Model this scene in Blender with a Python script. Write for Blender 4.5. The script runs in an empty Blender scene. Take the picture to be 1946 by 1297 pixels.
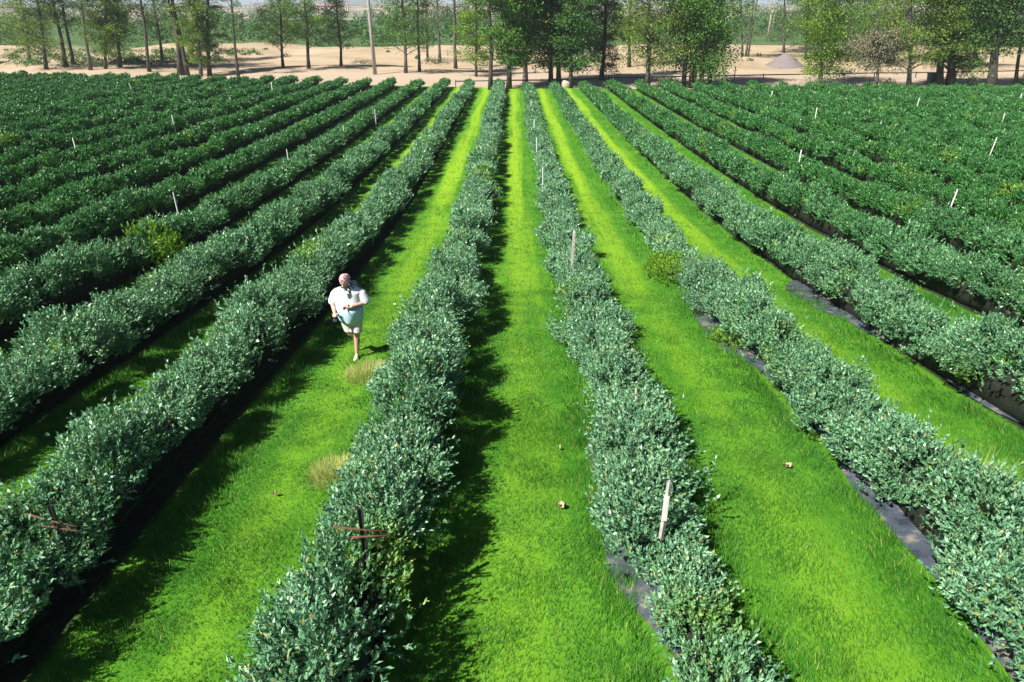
import bpy, bmesh, math, random
import numpy as np
from mathutils import Vector, Matrix

# ------------------------------------------------------------------ camera, world, sun, exposure
S = bpy.context.scene
COL = S.collection
PITCH = math.radians(25.8)
CAM = np.array((0.0, 0.0, 7.8))
FPX = 1300.0                                   # focal length in pixels of the 1946 px wide photograph
cam_data = bpy.data.cameras.new('camera')
cam = bpy.data.objects.new('camera', cam_data)
COL.objects.link(cam)
cam.location = CAM
cam.rotation_euler = (math.radians(90) - PITCH, 0, 0)
cam_data.sensor_width = 36.0
cam_data.lens = 36.0 * FPX / 1946.0
cam_data.clip_start = 0.1
cam_data.clip_end = 20000
S.camera = cam

SUN_EL, SUN_AZ = math.radians(47), math.radians(48)      # shadows run away from the camera and to the right
world = bpy.data.worlds.new('World')
S.world = world
world.use_nodes = True
wn = world.node_tree
sky = wn.nodes.new('ShaderNodeTexSky')
sky.sky_type = 'NISHITA'
sky.sun_disc = False
sky.sun_elevation = SUN_EL
sky.sun_rotation = math.pi + SUN_AZ
sky.air_density = .5
sky.dust_density = .2
bg = wn.nodes['Background']
wn.links.new(sky.outputs[0], bg.inputs[0])
bg.inputs[1].default_value = 0.05
sun_data = bpy.data.lights.new('sun', 'SUN')
sun_data.energy = 5.0
sun_data.angle = math.radians(0.5)
sun_data.color = (1.0, 0.95, 0.86)
sun = bpy.data.objects.new('sun', sun_data)
COL.objects.link(sun)
to_sun = Vector((-math.sin(SUN_AZ) * math.cos(SUN_EL), -math.cos(SUN_AZ) * math.cos(SUN_EL), math.sin(SUN_EL)))
sun.rotation_euler = to_sun.to_track_quat('Z', 'Y').to_euler()
sun.location = (-20, -20, 60)

S.view_settings.view_transform = 'Standard'
S.view_settings.look = 'None'
S.view_settings.gamma = 1.0
S.cycles.max_bounces = 6
S.cycles.diffuse_bounces = 1
S.cycles.transmission_bounces = 3
S.view_settings.use_curve_mapping = False
S.view_settings.exposure = 0.9

rng = np.random.default_rng(11)
random.seed(5)

# ------------------------------------------------------------------ helpers
def tag(o, label=None, cat=None, group=None, kind=None):
    if label: o['label'] = label
    if cat: o['category'] = cat
    if group: o['group'] = group
    if kind: o['kind'] = kind
    return o

def empty(name, loc, label=None, cat=None, group=None, rz=0.0):
    o = bpy.data.objects.new(name, None)
    COL.objects.link(o)
    o.location = loc
    o.rotation_euler = (0, 0, rz)
    o.empty_display_size = 0.3
    return tag(o, label, cat, group)

def link(name, me, mat, parent=None, loc=(0, 0, 0)):
    o = bpy.data.objects.new(name, me)
    COL.objects.link(o)
    if mat is not None and len(me.materials) == 0: me.materials.append(mat)
    o.location = loc
    if parent is not None: o.parent = parent
    return o

def np_mesh(name, verts, n):
    """verts (faces*n,3): every face has n corners of its own"""
    verts = np.ascontiguousarray(verts, dtype=np.float32).reshape(-1, 3)
    nv = len(verts)
    me = bpy.data.meshes.new(name)
    me.vertices.add(nv)
    me.vertices.foreach_set('co', verts.ravel())
    me.loops.add(nv)
    me.loops.foreach_set('vertex_index', np.arange(nv, dtype=np.int32))
    me.polygons.add(nv // n)
    me.polygons.foreach_set('loop_start', np.arange(0, nv, n, dtype=np.int32))
    me.update(calc_edges=True)
    return me

def grid_mesh(name, xs, ys, zfun, smooth=True):
    X, Y = np.meshgrid(xs, ys)
    Z = zfun(X, Y)
    V = np.stack([X, Y, Z], -1).reshape(-1, 3).astype(np.float32)
    nx, ny = len(xs), len(ys)
    i = np.arange((nx - 1) * (ny - 1))
    r, c = i // (nx - 1), i % (nx - 1)
    a = r * nx + c
    F = np.stack([a, a + 1, a + nx + 1, a + nx], -1).astype(np.int32)
    me = bpy.data.meshes.new(name)
    me.vertices.add(len(V)); me.vertices.foreach_set('co', V.ravel())
    me.loops.add(F.size); me.loops.foreach_set('vertex_index', F.ravel())
    me.polygons.add(len(F)); me.polygons.foreach_set('loop_start', np.arange(0, F.size, 4, dtype=np.int32))
    me.update(calc_edges=True)
    if smooth: me.polygons.foreach_set('use_smooth', np.ones(len(F), dtype=bool))
    return me

class MB:
    """collects tubes, boxes, lofts in one bmesh"""
    def __init__(s): s.bm = bmesh.new()
    def loft(s, rings, cap=True, closed=True):
        vs = [[s.bm.verts.new(p) for p in r] for r in rings]
        n = len(vs[0])
        for a, b in zip(vs[:-1], vs[1:]):
            for j in range(n if closed else n - 1):
                k = (j + 1) % n
                try: s.bm.faces.new((a[j], a[k], b[k], b[j]))
                except ValueError: pass
        if cap and closed:
            s.bm.faces.new(list(reversed(vs[0]))); s.bm.faces.new(vs[-1])
        return s
    def tube(s, pts, radii, n=8):
        pts = [Vector(p) for p in pts]
        rings = []
        up = None
        for i, p in enumerate(pts):
            t = (pts[min(i + 1, len(pts) - 1)] - pts[max(i - 1, 0)]).normalized()
            if up is None:
                up = t.orthogonal().normalized()
            up = (up - t * up.dot(t)).normalized()
            b = t.cross(up)
            r = radii[i] if hasattr(radii, '__len__') else radii
            rings.append([p + up * (math.cos(2 * math.pi * k / n) * r) + b * (math.sin(2 * math.pi * k / n) * r) for k in range(n)])
        return s.loft(rings)
    def box(s, c, size, rot=None):
        c = Vector(c)
        m = rot or Matrix.Identity(3)
        sx, sy, sz = [v / 2 for v in size]
        v = [s.bm.verts.new(c + m @ Vector((x * sx, y * sy, z * sz))) for x in (-1, 1) for y in (-1, 1) for z in (-1, 1)]
        for f in ((0, 1, 3, 2), (4, 6, 7, 5), (0, 4, 5, 1), (2, 3, 7, 6), (0, 2, 6, 4), (1, 5, 7, 3)):
            s.bm.faces.new([v[i] for i in f])
        return s
    def ball(s, c, r, seg=16, rot=None):
        """ellipsoid, r = (rx,ry,rz)"""
        c = Vector(c); m = rot or Matrix.Identity(3)
        rings = []
        for i in range(1, seg // 2):
            th = math.pi * i / (seg // 2)
            rings.append([c + m @ Vector((r[0] * math.sin(th) * math.cos(2 * math.pi * k / seg), r[1] * math.sin(th) * math.sin(2 * math.pi * k / seg), -r[2] * math.cos(th))) for k in range(seg)])
        return s.loft(rings)
    def build(s, name, mat, parent=None, smooth=True, loc=(0, 0, 0), bevel=0):
        bmesh.ops.recalc_face_normals(s.bm, faces=s.bm.faces)
        me = bpy.data.meshes.new(name)
        s.bm.to_mesh(me); s.bm.free()
        if smooth:
            for p in me.polygons: p.use_smooth = True
        o = link(name, me, mat, parent, loc)
        if bevel:
            m = o.modifiers.new('bevel', 'BEVEL'); m.width = bevel; m.segments = 2
        return o

def value_noise(x, y, seed=0):
    """smooth 2-d noise in 0..1, numpy"""
    xi, yi = np.floor(x).astype(np.int64), np.floor(y).astype(np.int64)
    xf, yf = x - xi, y - yi
    u, v = xf * xf * (3 - 2 * xf), yf * yf * (3 - 2 * yf)
    def h(a, b):
        n = (a * 374761393 + b * 668265263 + seed * 974634521) & 0x7fffffff
        n = ((n ^ (n >> 13)) * 1274126177) & 0x7fffffff
        return ((n ^ (n >> 16)) & 0xffff) / 65535.0
    return (h(xi, yi) * (1 - u) + h(xi + 1, yi) * u) * (1 - v) + (h(xi, yi + 1) * (1 - u) + h(xi + 1, yi + 1) * u) * v

# ------------------------------------------------------------------ terrain
TY = np.array([-40, 0, 4, 6.74, 11.3, 18, 26.4, 40, 60, 83, 110, 150, 200, 400, 800, 1500, 6000], float)
TZ = np.array([3.1, 2.78, 2.61, 2.42, 1.94, 1.27, .74, .38, .14, 0, 0, .75, 1.0, 1.6, 2.0, 3.0, 6.0], float)
_h = np.diff(TY); _dl = np.diff(TZ) / _h
_m = np.zeros(len(TY)); _m[0], _m[-1] = _dl[0], _dl[-1]
for i in range(1, len(TY) - 1):
    if _dl[i - 1] * _dl[i] > 0:
        w1, w2 = 2 * _h[i] + _h[i - 1], _h[i] + 2 * _h[i - 1]
        _m[i] = (w1 + w2) / (w1 / _dl[i - 1] + w2 / _dl[i])
def zt(x, y):
    x = np.asarray(x, float); y = np.asarray(y, float)
    yy = np.clip(y, TY[0], TY[-1] - 1e-6)
    i = np.clip(np.searchsorted(TY, yy, side='right') - 1, 0, len(TY) - 2)
    t = (yy - TY[i]) / _h[i]
    z = ((1 + 2 * t) * (1 - t) ** 2 * TZ[i] + t * (1 - t) ** 2 * _h[i] * _m[i] + t * t * (3 - 2 * t) * TZ[i + 1] + t * t * (t - 1) * _h[i] * _m[i + 1])
    far = np.clip((y - 88) / 20, 0, 1) * np.clip((260 - y) / 60, 0, 1)
    z = z + far * (value_noise(x / 14 + 40, y / 12 + 7, 3) - .5) * 1.5 + far * (value_noise(x / 5 + 4, y / 5 + 7, 8) - .5) * .35
    return z + (value_noise(x / 1.3, y / 1.7, 5) - .5) * .05 * np.clip((90 - y) / 20, 0, 1)

cp, sp = math.cos(PITCH), math.sin(PITCH)
def ray(px, py):
    a, b = (px - 973.0) / FPX, (py - 648.5) / FPX
    return np.array((a, cp - b * sp, -sp - b * cp))
def ground_at(px, py, h=0.0):
    """where a ray of the photograph meets the ground (raised by h)"""
    d = ray(px, py)
    t = np.concatenate([np.linspace(2, 100, 4000), np.linspace(100, 900, 6000)])
    P = CAM[None] + t[:, None] * d[None]
    below = P[:, 2] < zt(P[:, 0], P[:, 1]) + h
    i = int(np.argmax(below)) if below.any() else len(t) - 1
    p = P[i]
    return Vector((p[0], p[1], float(zt(p[0], p[1]))))
def project(x, y, z):
    dx, dy, dz = x - CAM[0], y - CAM[1], z - CAM[2]
    d = dy * cp - dz * sp
    v = -dz * cp - dy * sp
    return 973 + dx / d * FPX, 648.5 + v / d * FPX, d
def yend(x):
    return 81 + np.maximum(0, -np.asarray(x, float)) * .2 - np.clip(x, 0, 60) * .07

# ------------------------------------------------------------------ materials
def mat(name):
    m = bpy.data.materials.new(name); m.use_nodes = True
    nt = m.node_tree; b = nt.nodes['Principled BSDF']
    return m, nt, b, nt.nodes, nt.links
def noise(nt, scale, detail=4, coord=None, rough=.6, dist=0):
    n = nt.nodes.new('ShaderNodeTexNoise'); n.inputs['Scale'].default_value = scale
    n.inputs['Detail'].default_value = detail; n.inputs['Roughness'].default_value = rough
    n.inputs['Distortion'].default_value = dist
    if coord is not None: nt.links.new(coord, n.inputs['Vector'])
    return n.outputs['Fac']
def ramp(nt, fac, stops, interp='LINEAR'):
    r = nt.nodes.new('ShaderNodeValToRGB'); cr = r.color_ramp; cr.interpolation = interp
    while len(cr.elements) < len(stops): cr.elements.new(.5)
    for e, (p, c) in zip(cr.elements, stops):
        e.position = p; e.color = (*c, 1) if len(c) == 3 else c
    nt.links.new(fac, r.inputs[0]); return r.outputs[0]
def mix(nt, fac, a, b, mode='MIX'):
    m = nt.nodes.new('ShaderNodeMix'); m.data_type = 'RGBA'; m.blend_type = mode
    for s, v in ((m.inputs[0], fac), (m.inputs[6], a), (m.inputs[7], b)):
        if isinstance(v, (int, float)): s.default_value = v
        elif isinstance(v, tuple): s.default_value = (*v, 1)
        else: nt.links.new(v, s)
    return m.outputs[2]
def math_n(nt, op, a, b=None, c=None, clamp=False):
    m = nt.nodes.new('ShaderNodeMath'); m.operation = op; m.use_clamp = clamp
    for i, v in enumerate((a, b, c)):
        if v is None: continue
        if isinstance(v, (int, float)): m.inputs[i].default_value = v
        else: nt.links.new(v, m.inputs[i])
    return m.outputs[0]
def step(nt, v, lo, hi):
    m = nt.nodes.new('ShaderNodeMapRange'); m.interpolation_type = 'SMOOTHSTEP'
    nt.links.new(v, m.inputs[0]); m.inputs[1].default_value = lo; m.inputs[2].default_value = hi
    return m.outputs[0]
def bump(nt, b, h, strength, dist):
    n = nt.nodes.new('ShaderNodeBump'); n.inputs['Strength'].default_value = strength; n.inputs['Distance'].default_value = dist
    nt.links.new(h, n.inputs['Height']); nt.links.new(n.outputs[0], b.inputs['Normal'])
def simple(name, color, rough=.7, var=.25, scale=6, metal=0.0, bmp=.0):
    m, nt, b, N, L = mat(name)
    tc = N.new('ShaderNodeTexCoord')
    f = noise(nt, scale, 5, tc.outputs['Object'])
    lo = tuple(c * (1 - var) for c in color); hi = tuple(min(1, c * (1 + var)) for c in color)
    L.new(ramp(nt, f, [(.3, lo), (.7, hi)]), b.inputs['Base Color'])
    b.inputs['Roughness'].default_value = rough; b.inputs['Metallic'].default_value = metal
    if bmp: bump(nt, b, f, bmp, .02)
    return m

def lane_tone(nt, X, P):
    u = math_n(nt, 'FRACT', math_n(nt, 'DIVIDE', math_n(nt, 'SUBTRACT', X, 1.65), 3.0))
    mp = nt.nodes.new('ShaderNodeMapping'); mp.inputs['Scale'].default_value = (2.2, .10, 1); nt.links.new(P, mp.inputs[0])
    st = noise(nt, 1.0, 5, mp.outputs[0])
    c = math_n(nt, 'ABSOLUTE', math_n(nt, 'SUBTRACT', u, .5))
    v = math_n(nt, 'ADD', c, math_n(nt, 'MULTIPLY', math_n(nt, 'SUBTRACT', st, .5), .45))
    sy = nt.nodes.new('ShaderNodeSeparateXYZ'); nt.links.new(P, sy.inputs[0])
    angle_sheen = math_n(nt, 'ADD', .25, math_n(nt, 'MULTIPLY', step(nt, sy.outputs[1], 6, 34), .6))   # brightening of far lanes at low viewing angle, put into the colour
    return math_n(nt, 'MULTIPLY', step(nt, v, .20, .02), angle_sheen)
def leaf_mat(name, stops, weed=None, trans=.25, rough=.45, spec=.5, wscale=.35, wlo=.62, whi=.72, far=None, lane=None):
    """leaf colours vary from leaf to leaf; weed = colours of patches"""
    m, nt, b, N, L = mat(name)
    g = N.new('ShaderNodeNewGeometry')
    c = ramp(nt, g.outputs['Random Per Island'], stops)
    if far:                                     # sky sheen put into the colour: near leaves paler and bluer, outer ones greener
        sx = N.new('ShaderNodeSeparateXYZ'); L.new(g.outputs['Position'], sx.inputs[0])
        q = math_n(nt, 'ADD', math_n(nt, 'ABSOLUTE', math_n(nt, 'ADD', sx.outputs[0], 1.0)), math_n(nt, 'MULTIPLY', sx.outputs[1], .16))
        q = math_n(nt, 'ADD', q, math_n(nt, 'MULTIPLY', math_n(nt, 'SUBTRACT', noise(nt, .12, 4, g.outputs['Position']), .5), 16))
        c = mix(nt, step(nt, q, 5, 22), c, ramp(nt, g.outputs['Random Per Island'], far))
    if weed:
        w = noise(nt, wscale, 3, g.outputs['Position'])
        cw = ramp(nt, g.outputs['Random Per Island'], weed)
        c = mix(nt, step(nt, w, wlo, whi), c, cw)
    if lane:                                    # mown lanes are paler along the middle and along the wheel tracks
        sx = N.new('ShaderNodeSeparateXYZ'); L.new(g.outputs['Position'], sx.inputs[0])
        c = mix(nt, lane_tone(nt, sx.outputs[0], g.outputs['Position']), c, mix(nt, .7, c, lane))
    big = noise(nt, .9, 2, g.outputs['Position'])
    c = mix(nt, 1.0, c, ramp(nt, big, [(.28, (.66, .72, .62)), (.5, (.98, .98, .95)), (.72, (1.28, 1.2, 1.12))]), 'MULTIPLY')
    L.new(c, b.inputs['Base Color'])
    b.inputs['Roughness'].default_value = rough
    b.inputs['Specular IOR Level'].default_value = spec
    t = N.new('ShaderNodeBsdfTranslucent'); L.new(mix(nt, 1.0, c, (1.1, 1.3, .5), 'MULTIPLY'), t.inputs[0])
    ms = N.new('ShaderNodeMixShader'); ms.inputs[0].default_value = trans
    L.new(b.outputs[0], ms.inputs[1]); L.new(t.outputs[0], ms.inputs[2])
    L.new(ms.outputs[0], N['Material Output'].inputs[0])
    return m

M = {}
HEDGE_STOPS = [(0, (.08, .23, .11)), (.4, (.14, .34, .18)), (.75, (.21, .43, .26)), (.92, (.32, .54, .38)), (.95, (.18, .40, .06)), (.99, (.36, .27, .10)), (1, (.45, .40, .20))]
WEED = [(0, (.07, .22, .015)), (.5, (.15, .35, .025)), (.9, (.28, .46, .05)), (1, (.48, .42, .14))]
M['hedge'] = leaf_mat('berry leaves', HEDGE_STOPS, WEED, trans=.10, rough=.42, spec=.6, wlo=.60, whi=.74, far=[(0, (.022, .12, .025)), (.5, (.045, .21, .045)), (.85, (.08, .27, .07)), (.97, (.14, .34, .12)), (1, (.24, .36, .07))])
M['core'] = simple('dark hedge filler', (.012, .018, .009), .9, .5, 9, bmp=.6)  # near-black, holds the painted inner shade of the hedges
M['stem'] = simple('stem bark', (.10, .07, .04), .85, .4, 20)
M['grass'] = leaf_mat('grass blades', [(0, (.026, .14, .012)), (.4, (.042, .19, .014)), (.75, (.066, .245, .018)), (.95, (.15, .34, .03)), (1, (.46, .44, .14))], [(0, (.022, .14, .016)), (.6, (.038, .19, .02)), (1, (.085, .27, .03))], trans=.3, rough=.55, spec=.25, wscale=.5, wlo=.5, whi=.66, lane=(.15, .33, .02))
M['dry'] = leaf_mat('dry grass', [(0, (.36, .46, .10)), (.5, (.55, .60, .22)), (1, (.74, .68, .38))], trans=.4, rough=.7, spec=.2)
M['weed'] = leaf_mat('weed leaves', WEED, trans=.25, rough=.5, spec=.3)

def ground_material():
    m, nt, b, N, L = mat('ground')
    g = N.new('ShaderNodeNewGeometry'); P = g.outputs['Position']
    sx = N.new('ShaderNodeSeparateXYZ'); L.new(P, sx.inputs[0]); X, Y = sx.outputs[0], sx.outputs[1]
    fine = noise(nt, 22, 4, P); mid = noise(nt, 2.2, 4, P); big = noise(nt, .28, 3, P)
    gr = ramp(nt, mid, [(.28, (.035, .15, .010)), (.5, (.06, .21, .013)), (.72, (.10, .28, .018))])
    gr = mix(nt, step(nt, big, .45, .65), gr, mix(nt, .5, gr, (.13, .32, .02)))
    gr = mix(nt, step(nt, fine, .45, .75), gr, mix(nt, .5, gr, (.05, .15, .005)))
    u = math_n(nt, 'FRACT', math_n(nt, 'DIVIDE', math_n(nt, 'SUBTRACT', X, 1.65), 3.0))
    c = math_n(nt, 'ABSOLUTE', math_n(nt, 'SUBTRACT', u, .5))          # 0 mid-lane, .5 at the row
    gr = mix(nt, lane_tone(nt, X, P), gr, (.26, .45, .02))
    shaded_soil = ramp(nt, noise(nt, 9, 5, P), [(.3, (.010, .018, .010)), (.7, (.035, .042, .022))])  # bare ground, its colour darkened to carry the shade under the hedges
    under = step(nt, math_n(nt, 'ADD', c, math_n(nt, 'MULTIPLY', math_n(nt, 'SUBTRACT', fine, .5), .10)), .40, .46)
    gr = mix(nt, under, gr, shaded_soil)
    sand = ramp(nt, noise(nt, .09, 6, P, .65), [(.25, (.33, .25, .17)), (.5, (.44, .34, .225)), (.75, (.52, .43, .31))])
    sand = mix(nt, step(nt, noise(nt, .5, 5, P), .55, .8), sand, mix(nt, .5, sand, (.30, .24, .16)))
    mps = N.new('ShaderNodeMapping'); mps.inputs['Scale'].default_value = (.045, .55, 1); L.new(P, mps.inputs[0])
    sand = mix(nt, step(nt, noise(nt, 1.0, 6, mps.outputs[0], .65), .50, .68), sand, mix(nt, .45, sand, (.20, .17, .11)))
    pink = step(nt, math_n(nt, 'ADD', Y, math_n(nt, 'MULTIPLY', math_n(nt, 'SUBTRACT', noise(nt, .12, 3, P), .5), 10)), 106, 98)
    sand = mix(nt, math_n(nt, 'MULTIPLY', pink, .6), sand, (.46, .37, .30))
    ye = math_n(nt, 'ADD', 81, math_n(nt, 'MULTIPLY', math_n(nt, 'MAXIMUM', math_n(nt, 'MULTIPLY', X, -1), 0), .2))
    ye = math_n(nt, 'SUBTRACT', ye, math_n(nt, 'MULTIPLY', math_n(nt, 'MINIMUM', math_n(nt, 'MAXIMUM', X, 0), 60), .07))
    dy = math_n(nt, 'SUBTRACT', Y, ye)
    dy = math_n(nt, 'ADD', dy, math_n(nt, 'MULTIPLY', math_n(nt, 'SUBTRACT', noise(nt, .6, 4, P), .5), 2.2))
    col = mix(nt, step(nt, dy, -.25, .25), gr, sand)
    scrub = ramp(nt, noise(nt, .15, 6, P), [(.3, (.05, .10, .035)), (.6, (.09, .15, .05)), (.8, (.20, .20, .10))])
    sc = step(nt, math_n(nt, 'ADD', Y, math_n(nt, 'MULTIPLY', math_n(nt, 'SUBTRACT', noise(nt, .05, 4, P), .5), 40)), 158, 166)
    col = mix(nt, sc, col, scrub)
    L.new(col, b.inputs['Base Color']); b.inputs['Roughness'].default_value = .9
    b.inputs['Specular IOR Level'].default_value = .15
    bump(nt, b, math_n(nt, 'ADD', fine, math_n(nt, 'MULTIPLY', noise(nt, 60, 3, P), .7)), .35, .04)
    return m
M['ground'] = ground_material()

# ------------------------------------------------------------------ ground sheet
xs = np.concatenate([np.array([-6000, -3000, -1500, -800, -400, -250]), np.arange(-160, -20, 2.5), np.arange(-20, 20, .6), np.arange(20, 162, 2.5), np.array([250, 400, 800, 1500, 3000, 6000])])
ys = np.concatenate([np.arange(-40, 2, 3), np.arange(2, 30, .6), np.arange(30, 84, 1.5), np.arange(84, 260, 2.2), np.array([270, 300, 350, 400, 500, 650, 800, 1100, 1500, 2200, 3500, 6000])])
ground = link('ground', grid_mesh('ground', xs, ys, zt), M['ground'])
tag(ground, kind='structure')

# ------------------------------------------------------------------ hedge rows
ROW0, PITCHX = 1.65, 3.0
def unit(v): return v / np.maximum(np.linalg.norm(v, axis=-1, keepdims=True), 1e-9)

def sprig_leaves(P, D, nleaf, leafL, leafW, length, tri, r):
    """leaves along sprigs: P tips' bases (N,3), D directions (N,3); returns face corner array"""
    N = len(P)
    D = unit(D)
    a = unit(np.cross(D, unit(r.normal(size=(N, 3)))))
    bq = np.cross(D, a)
    s = (r.random((N, nleaf)) * .9 + .1)                                   # along the sprig
    ang = (np.arange(nleaf)[None] * 2.4 + r.random((N, 1)) * 6.28 + r.normal(size=(N, nleaf)) * .3)
    rad = np.cos(ang)[..., None] * a[:, None] + np.sin(ang)[..., None] * bq[:, None]
    tilt = r.uniform(.25, .95, (N, nleaf))[..., None]
    ld = unit(D[:, None] * np.cos(tilt) + rad * np.sin(tilt) + np.array((0, 0, .12)))
    side = unit(np.cross(ld, D[:, None] + r.normal(size=(N, nleaf, 3)) * .35))
    nrm = np.cross(side, ld)
    base = P[:, None] + D[:, None] * (s * length[:, None])[..., None]
    L_ = leafL[:, None, None] * r.uniform(.65, 1.25, (N, nleaf, 1)); W_ = L_ * leafW * r.uniform(.8, 1.2, (N, nleaf, 1))
    if tri:
        v = np.stack([base - side * W_ * .5, base + side * W_ * .5, base + ld * L_], 2)
        return v.reshape(-1, 3), 3
    mid = base + ld * L_ * .45
    v = np.stack([base, mid + side * W_ * .5 + nrm * L_ * .07, base + ld * L_ - nrm * L_ * .08, mid - side * W_ * .5 + nrm * L_ * .07], 2)
    return v.reshape(-1, 3), 4

def row_shape(k, y):
    """height and half width of row k (0 = just right of the central lane) at distance y"""
    hh = {0: .80, 1: .88, 2: 1.15, 3: 1.18, -1: 1.12, -2: 1.12, -3: 1.12}.get(k, 1.06 if k < 0 else 1.05)
    ww = {0: .60, 1: .60, 2: .68, -1: .58, -2: .58, -3: .60}.get(k, .52 if k < 0 else .58)
    h = hh * (.78 + .42 * value_noise(y * .55 + k * 17.3, np.full_like(y, k * 3.1), 21))
    w = ww * (.78 + .44 * value_noise(y * .5 + k * 7.7 + 50, np.full_like(y, k * 5.3), 22))
    far = np.clip((y - 45) / 35, 0, 1)
    h = h * (1 - .16 * far)
    w = w * (1 - .14 * far)
    if k > 8: h = h * .88
    if k == 0: h = h * (1 - .38 * np.exp(-((y - 4.7) / .55) ** 2))
    if k == 1:                                   # thin, weedy stretch of this row
        t = np.exp(-((y - 17.6) / 1.6) ** 2); h = h * (1 - .62 * t); w = w * (1 - .45 * t)
    return h, w
def row_x(k, y):
    return ROW0 + PITCHX * k - {-2: .28, -3: .05}.get(k, 0.0) + .16 * (value_noise(y * .12 + k * 9.1, np.full_like(y, k * 1.7), 33) - .5)

KMIN, KMAX = -25, 22
BANDS = [  # y0, y1, leaf length, sprigs per metre, leaves per sprig, sprig length, triangle leaves
    (0, 9.5, .054, 900, 15, .25, False),
    (9.5, 16, .058, 760, 14, .26, False),
    (16, 28, .078, 480, 12, .27, True),
    (28, 48, .105, 280, 11, .30, True),
    (48, 120, .145, 160, 10, .34, True)]

def visible_from(k):
    """first y at which row k comes into the frame (with a margin for a step to the side)"""
    x = ROW0 + PITCHX * k
    for y in np.arange(2.6, 100, .25):
        z = float(zt(x, y)) + 1.0
        px, py, d = project(x, y, z)
        if d > .5 and -260 < px < 2206 and py < 1560: return float(y)
    return None

def ordinal(n):
    return ['first', 'second', 'third', 'fourth', 'fifth', 'sixth', 'seventh', 'eighth', 'ninth', 'tenth', 'eleventh', 'twelfth', 'thirteenth', 'fourteenth', 'fifteenth', 'sixteenth', 'seventeenth', 'eighteenth', 'nineteenth', 'twentieth', 'twenty-first', 'twenty-second', 'twenty-third', 'twenty-fourth', 'twenty-fifth', 'twenty-sixth'][n - 1]
ROW_LABEL = {
    0: 'low grey-green berry hedge with tall white stakes, right beside the central grass lane',
    1: 'low grey-green berry hedge with a weedy yellow-green gap and bare mulch edge',
    2: 'full green berry hedge with dark shaded foot, third row right of the central lane',
    -1: 'tall blue-green berry hedge holding a rusty crossbar post, left beside the central lane',
    -2: 'tall dark berry hedge just behind and left of the walking person',
}

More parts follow.
